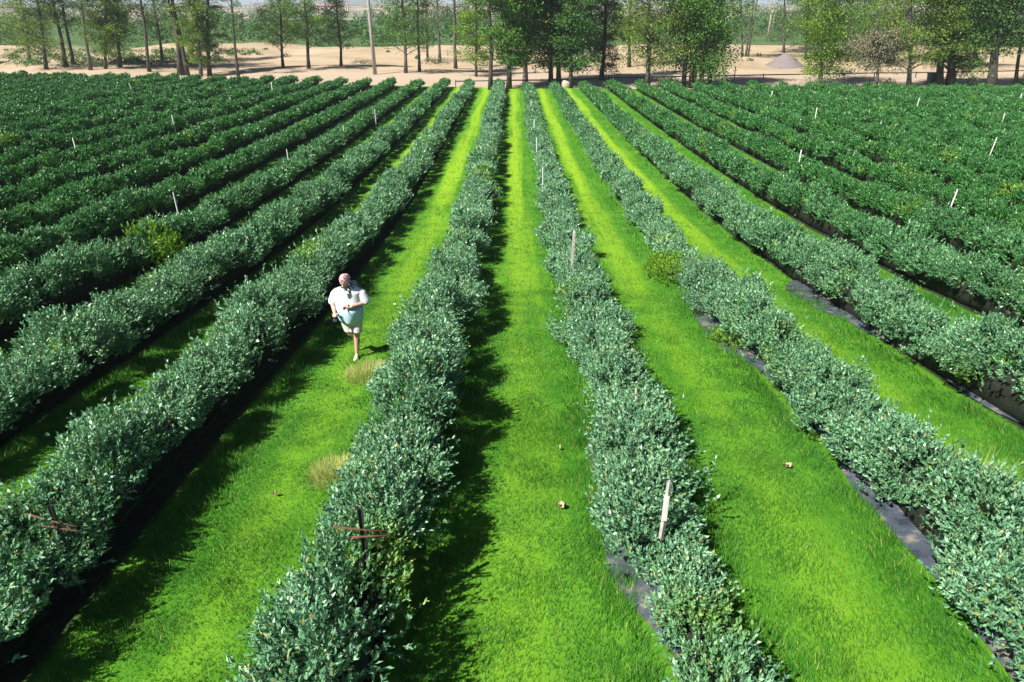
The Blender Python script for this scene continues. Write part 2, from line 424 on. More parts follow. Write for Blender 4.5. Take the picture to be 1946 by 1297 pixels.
def hedge_row(k):
    y0 = visible_from(k)
    if y0 is None: return
    xk = ROW0 + PITCHX * k
    ye = float(yend(xk)) - 1.2 + rng.normal() * .5
    if y0 > ye - 2: return
    r = np.random.default_rng(1000 + k)
    lab = ROW_LABEL.get(k) or ('green berry hedge, the %s row to the %s of the central grass lane' % (ordinal(k + 1 if k >= 0 else -k), 'right' if k >= 0 else 'left'))
    root = empty('berry_hedge', (xk, y0, float(zt(xk, y0))), lab, 'hedge', 'berry hedges planted in parallel rows')
    off = np.array((xk, y0, float(zt(xk, y0))))
    quads, tris = [], []
    yb = np.arange(y0, ye, .92); yb = yb + r.normal(size=len(yb)) * .12
    hb, wb = row_shape(k, yb)
    q_ = (.26 if k in (-1, 0, 1) else .18) * np.clip((42 - yb) / 26, .25, 1)
    hb = hb * r.uniform(1 - q_, 1 + q_ * .8, len(yb)); wb = wb * r.uniform(1 - q_, 1 + q_, len(yb))
    xb = row_x(k, yb) + r.normal(size=len(yb)) * .06
    zb = zt(xb, yb)
    for (a, b_, ll, dens, nl, sl, tri) in BANDS:
        sel = (yb >= a) & (yb < b_)
        n = int(sel.sum())
        if not n: continue
        per = int(dens * .92)
        idx = np.repeat(np.where(sel)[0], per)
        N = len(idx)
        # lobes on every bush, so that leaves gather in clumps with gaps between
        nlobe = 12
        lob = r.normal(size=(len(yb), nlobe, 3)); lob[..., 2] = np.abs(lob[..., 2]) * 1.1 - .35
        lob = unit(lob)
        pick = r.integers(0, nlobe, N)
        any_ = r.normal(size=(N, 3)); any_[:, 2] = np.abs(any_[:, 2]) * 1.1 - .45
        dirn = unit(lob[idx, pick] + r.normal(size=(N, 3)) * .23)
        dirn = np.where((r.random(N) < .16)[:, None], unit(any_), dirn)
        dirn[:, 2] = np.maximum(dirn[:, 2], -.5)
        lobr = r.uniform(.62, 1.30, (len(yb), nlobe)) if a < 28 else r.uniform(.8, 1.15, (len(yb), nlobe))
        rad = (1 - np.abs(r.normal(size=N)) * .15) * lobr[idx, pick]
        shoot = r.random(N) < .09
        rad = np.where(shoot, rad + r.random(N) * .17, rad)
        px = xb[idx] + dirn[:, 0] * wb[idx] * .86 * rad
        py = yb[idx] + dirn[:, 1] * .72 * rad
        pz = zb[idx] + hb[idx] * ((.49 + dirn[:, 2] * .48 * rad) if k in (0, 1) else (.56 + dirn[:, 2] * .42 * rad))
        # foot of the bush follows the ground of its own spot
        P = np.stack([px, py, pz], -1)
        up = np.array((0, 0, 1.0))
        D = unit(dirn * np.array((.8, .65, .5)) + up * .70 + r.normal(size=(N, 3)) * .26)
        ln = sl * r.uniform(.6, 1.25, N) * np.where(shoot, 1.35, 1)
        P = P - D * (ln * .5)[:, None]
        P[:, 2] = np.maximum(P[:, 2], zt(P[:, 0], P[:, 1]) + .03)
        fv, c = sprig_leaves(P, D, nl, np.full(N, ll), .40 if not tri else .5, ln, tri, r)
        (tris if tri else quads).append(fv)
    # one mesh, mixed corner counts
    qv = np.concatenate(quads) if quads else np.zeros((0, 3)); tv = np.concatenate(tris) if tris else np.zeros((0, 3))
    V = (np.concatenate([qv, tv]) - off).astype(np.float32)
    me = bpy.data.meshes.new('foliage')
    me.vertices.add(len(V)); me.vertices.foreach_set('co', V.ravel())
    me.loops.add(len(V)); me.loops.foreach_set('vertex_index', np.arange(len(V), dtype=np.int32))
    nq, nt_ = len(qv) // 4, len(tv) // 3
    me.polygons.add(nq + nt_)
    me.polygons.foreach_set('loop_start', np.concatenate([np.arange(nq) * 4, nq * 4 + np.arange(nt_) * 3]).astype(np.int32))
    me.update(calc_edges=True)
    link('foliage', me, M['hedge'], root)
    # lumpy solid filler added to stop light; near-black colour stands for inner shade
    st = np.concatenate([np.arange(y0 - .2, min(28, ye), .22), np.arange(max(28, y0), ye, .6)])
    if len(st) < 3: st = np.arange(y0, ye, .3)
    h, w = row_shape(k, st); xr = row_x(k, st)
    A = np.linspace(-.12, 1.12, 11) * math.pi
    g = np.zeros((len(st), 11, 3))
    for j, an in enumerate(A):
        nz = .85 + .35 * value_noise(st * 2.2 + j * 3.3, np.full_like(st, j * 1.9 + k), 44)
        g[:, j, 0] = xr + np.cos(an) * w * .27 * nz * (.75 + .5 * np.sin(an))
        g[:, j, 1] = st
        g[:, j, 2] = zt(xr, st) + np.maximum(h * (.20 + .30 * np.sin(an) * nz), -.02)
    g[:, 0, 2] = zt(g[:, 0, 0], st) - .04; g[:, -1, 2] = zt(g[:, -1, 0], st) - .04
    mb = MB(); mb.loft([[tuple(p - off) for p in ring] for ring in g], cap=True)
    mb.build('dark_core', M['core'], root)
    return root

for k in range(KMIN, KMAX + 1): hedge_row(k)

# ------------------------------------------------------------------ mulch strips showing at the foot of three rows
def film_mat():
    m, nt, b, N, L = mat('mulch film')
    g = N.new('ShaderNodeNewGeometry')
    n = noise(nt, 3.5, 5, g.outputs['Position'])
    L.new(ramp(nt, n, [(.35, (.035, .045, .06)), (.55, (.08, .10, .13)), (.70, (.30, .25, .20))]), b.inputs['Base Color'])
    b.inputs['Roughness'].default_value = .38
    bump(nt, b, noise(nt, 18, 4, g.outputs['Position']), .5, .04)
    return m
M['film'] = film_mat()
def strip(k, side, y0, y1, label):
    yy = np.arange(y0, y1, .12)
    rows = []
    n = 7
    xc = row_x(k, yy)
    for j in range(n):
        t = j / (n - 1)
        e = .02 + .66 * value_noise(yy * .75, np.full_like(yy, k + side), 61) + .05 * value_noise(yy * 4, np.full_like(yy, 3.3), 62)
        x = xc + side * (e * t + .05 * (1 - t))
        z = zt(x, yy) + .016 + .05 * (1 - t) + .02 * value_noise(yy * 5, x * 6, 63)
        rows.append(np.stack([x, yy, z], -1))
    mb = MB(); mb.loft([[tuple(p) for p in np.array([r_[i] for r_ in rows])] for i in range(len(yy))], cap=False, closed=False)
    o = mb.build('mulch_path', M['film'])
    tag(o, kind='structure')
strip(0, -1, 2.4, 13.5, '')
strip(1, -1, 3.0, 15.5, '')
strip(2, -1, 5.5, 17, '')

# ------------------------------------------------------------------ grass blades in the mown lanes (nobody could count them)
def grass_object():
    out = []
    def blades(y0, y1, dens, L_, W_, xlim):
        r = np.random.default_rng(int(y0 * 10) + 3)
        A = (y1 - y0) * 2 * xlim
        n = int(A * dens)
        x = r.uniform(-xlim, xlim, n); y = r.uniform(y0, y1, n)
        u = (x - ROW0) / PITCHX; c = np.abs(u - np.round(u)) * PITCHX           # distance from the nearest row
        edge = .28 + .16 * value_noise(x * 1.7, y * 1.7, 71)
        keep = (c > edge) & (y < yend(x) - .3)
        clump = value_noise(x * 3.1, y * 3.1, 72)
        keep &= r.random(n) < .35 + .9 * clump
        px, py, d = project(x, y, zt(x, y)); keep &= (px > -200) & (px < 2146) & (py < 1450)
        x, y, c, clump = x[keep], y[keep], c[keep], clump[keep]
        n = len(x); z = zt(x, y) - .004
        tall = 1 + 1.5 * np.clip((.90 - c) / .4, 0, 1)                       # rougher towards the rows
        l = L_ * r.uniform(.5, 1.2, n) * tall * (.7 + .6 * clump)
        wind = 2.1 + 1.6 * (value_noise(x * .5, y * .5, 73) - .5)
        az = wind + r.normal(size=n) * .9
        lean = r.uniform(.35, 1.15, n)
        dirn = np.stack([np.cos(az) * np.sin(lean), np.sin(az) * np.sin(lean), np.cos(lean)], -1)
        sa = az + 1.57 + r.normal(size=n) * .6
        side = np.stack([np.cos(sa), np.sin(sa), np.zeros(n)], -1) * (W_ * r.uniform(.7, 1.3, n))[:, None] * .5
        b = np.stack([x, y, z], -1)
        out.append(np.stack([b - side, b + side, b + dirn * l[:, None]], 1).reshape(-1, 3))
    blades(3.2, 9, 3400, .060, .0085, 7.5)
    blades(9, 16, 1500, .065, .013, 13)
    blades(16, 30, 260, .07, .022, 18)
    blades(30, 60, 40, .08, .05, 20)
    o = link('grass', np_mesh('grass', np.concatenate(out), 3), M['grass'])
    tag(o, 'bright green mown grass filling the lanes between the hedges', 'grass', kind='stuff')
grass_object()

def tuft(name, p, rad, n, hgt, m, label, cat, lw=.012, seed=1, group=None, spread=.9):
    r = np.random.default_rng(seed)
    a = r.random(n) * 6.283; q = np.sqrt(r.random(n)) * rad
    x, y = p[0] + np.cos(a) * q, p[1] + np.sin(a) * q
    z = zt(x, y)
    l = hgt * r.uniform(.5, 1.2, n) * (1.15 - .5 * q / rad)
    az = a + r.normal(size=n) * spread; lean = r.uniform(.1, 1.25, n)
    d = np.stack([np.cos(az) * np.sin(lean), np.sin(az) * np.sin(lean), np.cos(lean)], -1)
    sd = np.stack([-np.sin(az), np.cos(az), np.zeros(n)], -1) * lw * .5
    b = np.stack([x, y, z], -1) - np.array(p)
    v = np.stack([b - sd, b + sd, b + d * l[:, None]], 1)
    o = link(name, np_mesh(name, v.reshape(-1, 3), 3), m, None, p)
    return tag(o, label, cat, group)
tuft('dry_grass_clump', ground_at(712, 712), .52, 2600, .20, M['dry'], 'pale straw coloured grass clump at the hedge foot just below the walking person', 'grass clump', .010, 2)
tuft('dry_grass_clump', ground_at(640, 905), .34, 1500, .24, M['dry'], 'tan dry grass clump on the left edge of the near central hedge', 'grass clump', .009, 3)
def weed_bush(p, R, Hh, n, label, seed, leaf=.06):
    r = np.random.default_rng(seed); p = Vector(p)
    a = r.random(n) * 6.283; q = np.sqrt(r.random(n))
    h = Hh * (.35 + .65 * value_noise(np.cos(a) * q * 2.5 + seed, np.sin(a) * q * 2.5, 91)) * np.sqrt(np.maximum(.05, 1 - q ** 2))
    P = np.stack([p.x + np.cos(a) * q * R, p.y + np.sin(a) * q * R * 1.3, np.zeros(n)], -1)
    P[:, 2] = zt(P[:, 0], P[:, 1]) + h * r.uniform(.2, 1, n)
    D = unit(np.stack([np.cos(a) * q, np.sin(a) * q, np.full(n, .9)], -1) + r.normal(size=(n, 3)) * .35)
    V, c = sprig_leaves(P, D, 10, np.full(n, leaf), .34, np.full(n, .22), False, r)
    return tag(link('weed_clump', np_mesh('weed_clump', V - np.array(p), 4), M['weed'], None, p), label, 'weeds')
_w = Vector((row_x(-4, np.array([18.6]))[0] + .12, 18.6, 0)); _w.z = float(zt(_w.x, _w.y))
weed_bush(_w, .75, 1.5, 900, 'yellow-green weedy bush standing in a left hedge below a white stake', 7, .085)
_w = Vector((row_x(1, np.array([17.4]))[0] - .15, 17.4, 0)); _w.z = float(zt(_w.x, _w.y))
weed_bush(_w, .85, .75, 900, 'yellow-green weeds filling the gap in the low right hedge', 4, .075)
weed_bush(ground_at(1400, 655), .40, .35, 260, 'small yellow-green weed clump above a bare mulch patch', 5)
tuft('weed_clump', ground_at(1850, 960), .40, 900, .75, M['dry'], 'pale tall grass growing up through the low right hedge', 'weeds', .008, 6)

# ------------------------------------------------------------------ stakes
M['white'] = simple('white stake', (.72, .72, .68), .5, .12, 8)
M['woodgrey'] = simple('weathered stake wood', (.45, .42, .38), .8, .3, 14, bmp=.3)
M['steel'] = simple('dark steel', (.05, .05, .05), .6, .4, 20)
M['rust'] = simple('rusty bar', (.12, .06, .035), .85, .4, 25, bmp=.3)
def stake_spot(px, py, h, ks=None):
    best = None
    for k in (ks or range(KMIN, KMAX + 1)):
        y = np.arange(3.5, 95, .1); x = row_x(k, y)
        z = zt(x, y) + h
        a, b, d = project(x, y, z)
        e = np.hypot(a - px, (b - py)) + np.where(y > yend(x) - 1, 1e3, 0)
        i = int(np.argmin(e))
        if best is None or e[i] < best[0]: best = (e[i], float(x[i]), float(y[i]), k)
    # slide to the ray of the photograph at that height
    t = None
    d = ray(px, py)
    for t in np.linspace(3, 130, 12000):
        p = CAM + t * d
        if p[2] < float(zt(p[0], p[1])) + h: break
    return Vector((p[0], p[1], float(zt(p[0], p[1]))))
STAKES = [  # px, py of the top, height, thickness, label
    (1267, 917, 1.15, .036, 'thick weathered white stake, nearest of the line beside the central lane'),
    (1215, 742, 1.0, .026, 'thin pale stake half buried in the hedge behind the nearest thick stake'),
    (1088, 440, 1.55, .06, 'tall weathered white stake in the low hedge right of the lane, middle distance'),
    (1033, 318, 1.6, .045, 'white stake in the low right hedge, third tall one up the lane'),
    (1021, 262, 1.5, .06, 'white stake in the low right hedge, fourth tall one up the lane'),
    (1015, 227, 1.4, .06, 'small white stake far up the low hedge right of the lane'),
    (1009, 190, 1.4, .06, 'tiny white stake at the far end of the low hedge right of the lane'),
    (331, 365, 1.75, .04, 'white stake in the left hedge above the yellow-green weedy bush'),
    (545, 284, 1.6, .045, 'white stake on a dense left hedge, midway between person and far trees'),
    (712, 208, 1.5, .06, 'pale stake on the left hedge below the bare pole'),
    (652, 238, 1.5, .045, 'short pale stake in the left hedges, below the three small pines'),
    (138, 262, 1.7, .055, 'bright white stake standing highest among the fused hedges at far left'),
    (98, 194, 1.6, .07, 'white stake left of the others in the upper left hedges'),
    (327, 219, 1.6, .07, 'white stake in the left hedges below the pair of dark trunks'),
    (438, 186, 1.6, .07, 'slim white stake in the left hedges below a thin leaning trunk'),
    (515, 156, 1.5, .09, 'small white stake near the far edge, below the spruce'),
    (248, 158, 1.6, .09, 'bent white stake near the far left edge of the hedges'),
    (342, 143, 1.5, .09, 'small white stake at the field edge under the dark double trunk'),
    (158, 137, 1.5, .09, 'white stake at the field edge under the far left trees'),
    (1468, 173, 1.4, .08, 'small white stake at the field edge below the grey gravel heap'),
    (1552, 205, 1.5, .07, 'tall white stake in right hedges below the bushy roadside tree'),
    (1676, 232, 1.5, .06, 'stubby white stake left of the pale patch in the right hedges'),
    (1746, 186, 1.4, .07, 'white stake beside the pale dry patch at upper right'),
    (1522, 285, 1.6, .06, 'bright white stake in the right hedges, nearer than the tall one'),
    (1910, 215, 1.4, .06, 'white stake near the right frame edge below the thick trunk'),
    (1889, 262, 1.6, .05, 'slanting white stake in the weedy hedges at far right'),
    (1811, 360, 1.6, .05, 'white stake nearest on the right side, leaning slightly'),
    (1942, 178, 1.4, .08, 'white stake at the right edge of the picture under the big tree'),
]
for i, (px, py, h, w, lab) in enumerate(STAKES):
    if i > 2: h, w = h * .88, w * .8
    p = stake_spot(px, py, h)
    r = random.Random(i)
    ln = Vector((r.uniform(-.05, .05), r.uniform(-.05, .05), h)) if px not in (1889, 1811, 248) else Vector((.16 if px != 248 else -.16, 0, h))
    mb = MB()
    dr = Matrix.Rotation(r.uniform(0, 1.5), 3, 'Z')
    def ring(t, s): return [Vector(ln) * t + dr @ Vector((a * s, b * s, 0)) for a, b in ((-.5, -.5), (.5, -.5), (.5, .5), (-.5, .5))]
    mb.loft([ring(-.1, w), ring(.5, w), ring(.97, w * .96), ring(1.0, w * .55)])
    o = mb.build('stake', M['woodgrey'] if i in (0, 1, 2) else M['white'], None, smooth=False, loc=p)
    tag(o, lab, 'stake', 'stakes standing in the hedge rows')
    if i == 0:
        mb = MB(); mb.box(Vector(ln) * .72 + Vector((-.004, -.012, 0)), (.048, .048, .30)); c = mb.build('sleeve', M['white'], o, smooth=False, bevel=.006)

def crossbar_post(px, py, h, bar, lab, rz):
    p = stake_spot(px, py, h)
    root = empty('trellis_post', p, lab, 'trellis post', 'steel trellis posts with rusty crossbars', rz)
    mb = MB()
    for a in (-1, 1): mb.box((.016 * a, 0, h / 2 - .1), (.005, .034, h + .2))
    mb.box((0, .0165, h / 2 - .1), (.034, .005, h + .2)); mb.build('post', M['steel'], root, smooth=False)
    mb = MB(); mb.tube([(-bar * .5, -.025, h * .86 + .05), (-.02, -.028, h * .86), (bar * .45, -.022, h * .86 - .04)], .010, 7)
    mb.tube([(-bar * .3, -.05, h * .82), (bar * .52, -.045, h * .86 - .07)], .010, 7)
    mb.build('crossbar', M['rust'], root)
crossbar_post(683, 968, 1.42, .46, 'dark steel post with rusty crossbar in the near central hedge', .1)
crossbar_post(95, 962, 1.12, .52, 'dark steel post with rusty crossbar in the lower left hedge', -.15)

# ------------------------------------------------------------------ trees
M['bark_dark'] = simple('dark bark', (.055, .050, .040), .9, .4, 3, bmp=.5)
M['bark_grey'] = simple('grey bark', (.10, .092, .078), .9, .35, 3, bmp=.5)
M['bark_pale'] = simple('pale bark', (.42, .33, .27), .85, .3, 3, bmp=.4)
M['cr_olive'] = leaf_mat('olive needles', [(0, (.06, .12, .015)), (.5, (.13, .23, .025)), (.9, (.23, .32, .045)), (1, (.32, .34, .08))], trans=.22, rough=.6, spec=.25)
M['cr_green'] = leaf_mat('green leaves', [(0, (.035, .11, .02)), (.5, (.075, .20, .025)), (.9, (.15, .30, .045)), (1, (.24, .36, .07))], trans=.2, rough=.55, spec=.3)
M['cr_dark'] = leaf_mat('dark leaves', [(0, (.025, .09, .025)), (.5, (.055, .155, .032)), (.9, (.11, .24, .045)), (1, (.18, .30, .07))], trans=.15, rough=.55, spec=.3)
M['cr_bright'] = leaf_mat('bright leaves', [(0, (.06, .16, .015)), (.5, (.14, .28, .025)), (.9, (.26, .39, .05)), (1, (.40, .46, .10))], trans=.28, rough=.5, spec=.3)
M['cr_blue'] = leaf_mat('grey green needles', [(0, (.045, .11, .045)), (.5, (.09, .18, .07)), (1, (.18, .27, .11))], trans=.2, rough=.6, spec=.25)
M['cr_dry'] = leaf_mat('dry grey twigs', [(0, (.12, .12, .08)), (.6, (.24, .23, .16)), (1, (.36, .33, .22))], trans=.15, rough=.8, spec=.1)

def tree(name, px, py, lean_top, wpx, x0, x1, ybot, m, bark, label, cat='tree', n=32, dens=24, leaf=.24, kind='pine', top=-110, trunks=None, seed=0, Y=None, group=None, ctop=None):
    """px,py: foot of the trunk in the photograph; lean_top: where its trunk meets the frame's upper edge; x0..x1, ybot: crown extent"""
    r = np.random.default_rng(500 + seed)
    p = ground_at(px, py)
    if Y:                                       # foot hidden behind the hedges: stands further back on the same line
        s_ = Y / p[1]; p = Vector((p[0] * s_, Y, float(zt(p[0] * s_, Y))))
    d = project(p[0], p[1], p[2])[2]; mpp = d / FPX
    pyr = project(p[0], p[1], p[2])[1]
    H = (pyr - top) * mpp * 1.03
    n = int(n * 1.6); dens = int(dens * (3.3 if kind in ('leafy', 'droop') else 2.7)); leaf *= .95
    root = empty(name, p, label, cat, group)
    x0, x1 = x0 - .16 * (x1 - x0), x1 + .16 * (x1 - x0)
    if px > 900: ybot += 6
    k0 = (x0 - px) * mpp; k1 = (x1 - px) * mpp
    zb = max(.4, (pyr - ybot) * mpp * 1.02)
    zc = H if ctop is None else (pyr - ctop) * mpp
    lean = (lean_top - px) - (px - 973.0) * py / 3205.0                     # the picture's own convergence of uprights is not lean
    lt = lean * mpp / max(.1, py) * (pyr - top)                            # sideways travel of the top
    rad0 = wpx * mpp * .5
    def axis(t): return np.array((lt * t + .15 * math.sin(t * 7 + seed) * (1 - .3 * t) * min(1, 4 * t), .25 * math.sin(t * 4 + seed * 2) * min(1, 3 * t), H * t))
    mt = MB()
    ts = np.linspace(0, 1, 12)
    pts = [axis(t) for t in ts]; pts[0] = pts[0] + np.array((0, 0, -.2))
    rr = [rad0 * (1.0 - .8 * t) + (rad0 * .4 if t == 0 else 0) + .015 for t in ts]
    mt.tube(pts, rr, 9)
    for (dx, w2, l2) in (trunks or []):                                     # further stems of the same tree
        q = [np.array((dx * mpp + (l2 * mpp) * t, .3 * math.sin(dx), H * .8 * t - .2)) for t in np.linspace(0, 1, 8)]
        mt.tube(q, [w2 * mpp * .5 * (1 - .7 * t) + .02 for t in np.linspace(0, 1, 8)], 8)
    C, Cr = [], []
    cx, hw = (k0 + k1) / 2, (k1 - k0) / 2
    for i in range(n):
        f = (i + r.random()) / n
        zz = zb + (zc - zb) * f ** .9
        t = min(zz / H, .98)
        a0 = axis(t)
        if kind == 'pine': prof = (.55 + .45 * math.sin(math.pi * min(1, f * 1.3 + .15))) * (1 - .55 * f) * 1.25
        elif kind == 'spruce': prof = (1 - .85 * f) * 1.15
        else: prof = (.70 + .30 * math.sin(math.pi * min(1, f * .95 + .1))) * r.choice((.55, .8, 1.0, 1.15))
        L_ = hw * prof * r.uniform(.6, 1.3)
        az = i * 2.4 + r.normal() * .4
        tip_x = cx * (1 - t * .2) * min(1, 1.2 * prof) + math.cos(az) * L_; tip_y = math.sin(az) * L_
        up = {'pine': r.uniform(-.12, .35), 'spruce': r.uniform(-.35, .05), 'leafy': r.uniform(-.35, .35), 'droop': r.uniform(-.5, .1)}[kind]
        tip = np.array((a0[0] * .5 + tip_x if False else a0[0] * .35 + tip_x + lt * t * .0, a0[1] + tip_y, zz + up * max(L_, .5)))
        base = axis(max(.02, (zz - .25 * L_) / H)); midp = (base + tip) / 2 + np.array((0, 0, .12 * L_))
        rl = max(.018, rad0 * .28 * (1 - .6 * f))
        mt.tube([base, midp, tip], [rl, rl * .6, rl * .2], 5)
        nc = 4 if kind != 'leafy' else 4
        for j in range(nc):
            u = .38 + .66 * (j + r.random() * .6) / nc
            q = base * (1 - u) ** 2 + 2 * midp * u * (1 - u) + tip * u * u if u < 1 else tip + (tip - midp) * (u - 1)
            C.append(q + r.normal(size=3) * .12 * max(.6, hw * .25)); Cr.append(max(.42, (.33 if kind != 'leafy' else .42) * max(hw, 1.3) * r.uniform(.4, 1.45)))
    C = np.array(C); Cr = np.array(Cr)
    mt.build('trunk', bark, root)
    N = len(C) * dens
    idx = np.repeat(np.arange(len(C)), dens)
    o3 = unit(r.normal(size=(N, 3))) * (r.random(N) ** .45)[:, None]
    flat = .55 if kind in ('pine', 'spruce') else .6
    P = C[idx] + o3 * Cr[idx][:, None] * np.array((1, 1, flat))
    if kind == 'droop': P[:, 2] -= np.abs(o3[:, 0]) * Cr[idx] * .6
    D = unit(o3 * np.array((1, 1, .5)) + r.normal(size=(N, 3)) * .6 + np.array((0, 0, .15 if kind != 'droop' else -.7)))
    sd = unit(np.cross(D, r.normal(size=(N, 3))))
    l = leaf * r.uniform(.6, 1.3, N)[:, None]; w = l * (.42 if kind in ('pine', 'spruce', 'droop') else .62)
    nn = np.cross(D, sd)
    V = np.stack([P, P + D * l * .45 + sd * w * .5 + nn * l * .1, P + D * l, P + D * l * .45 - sd * w * .5 + nn * l * .1], 1)
    link('crown', np_mesh('crown', V.reshape(-1, 3), 4), m, root)
    return root

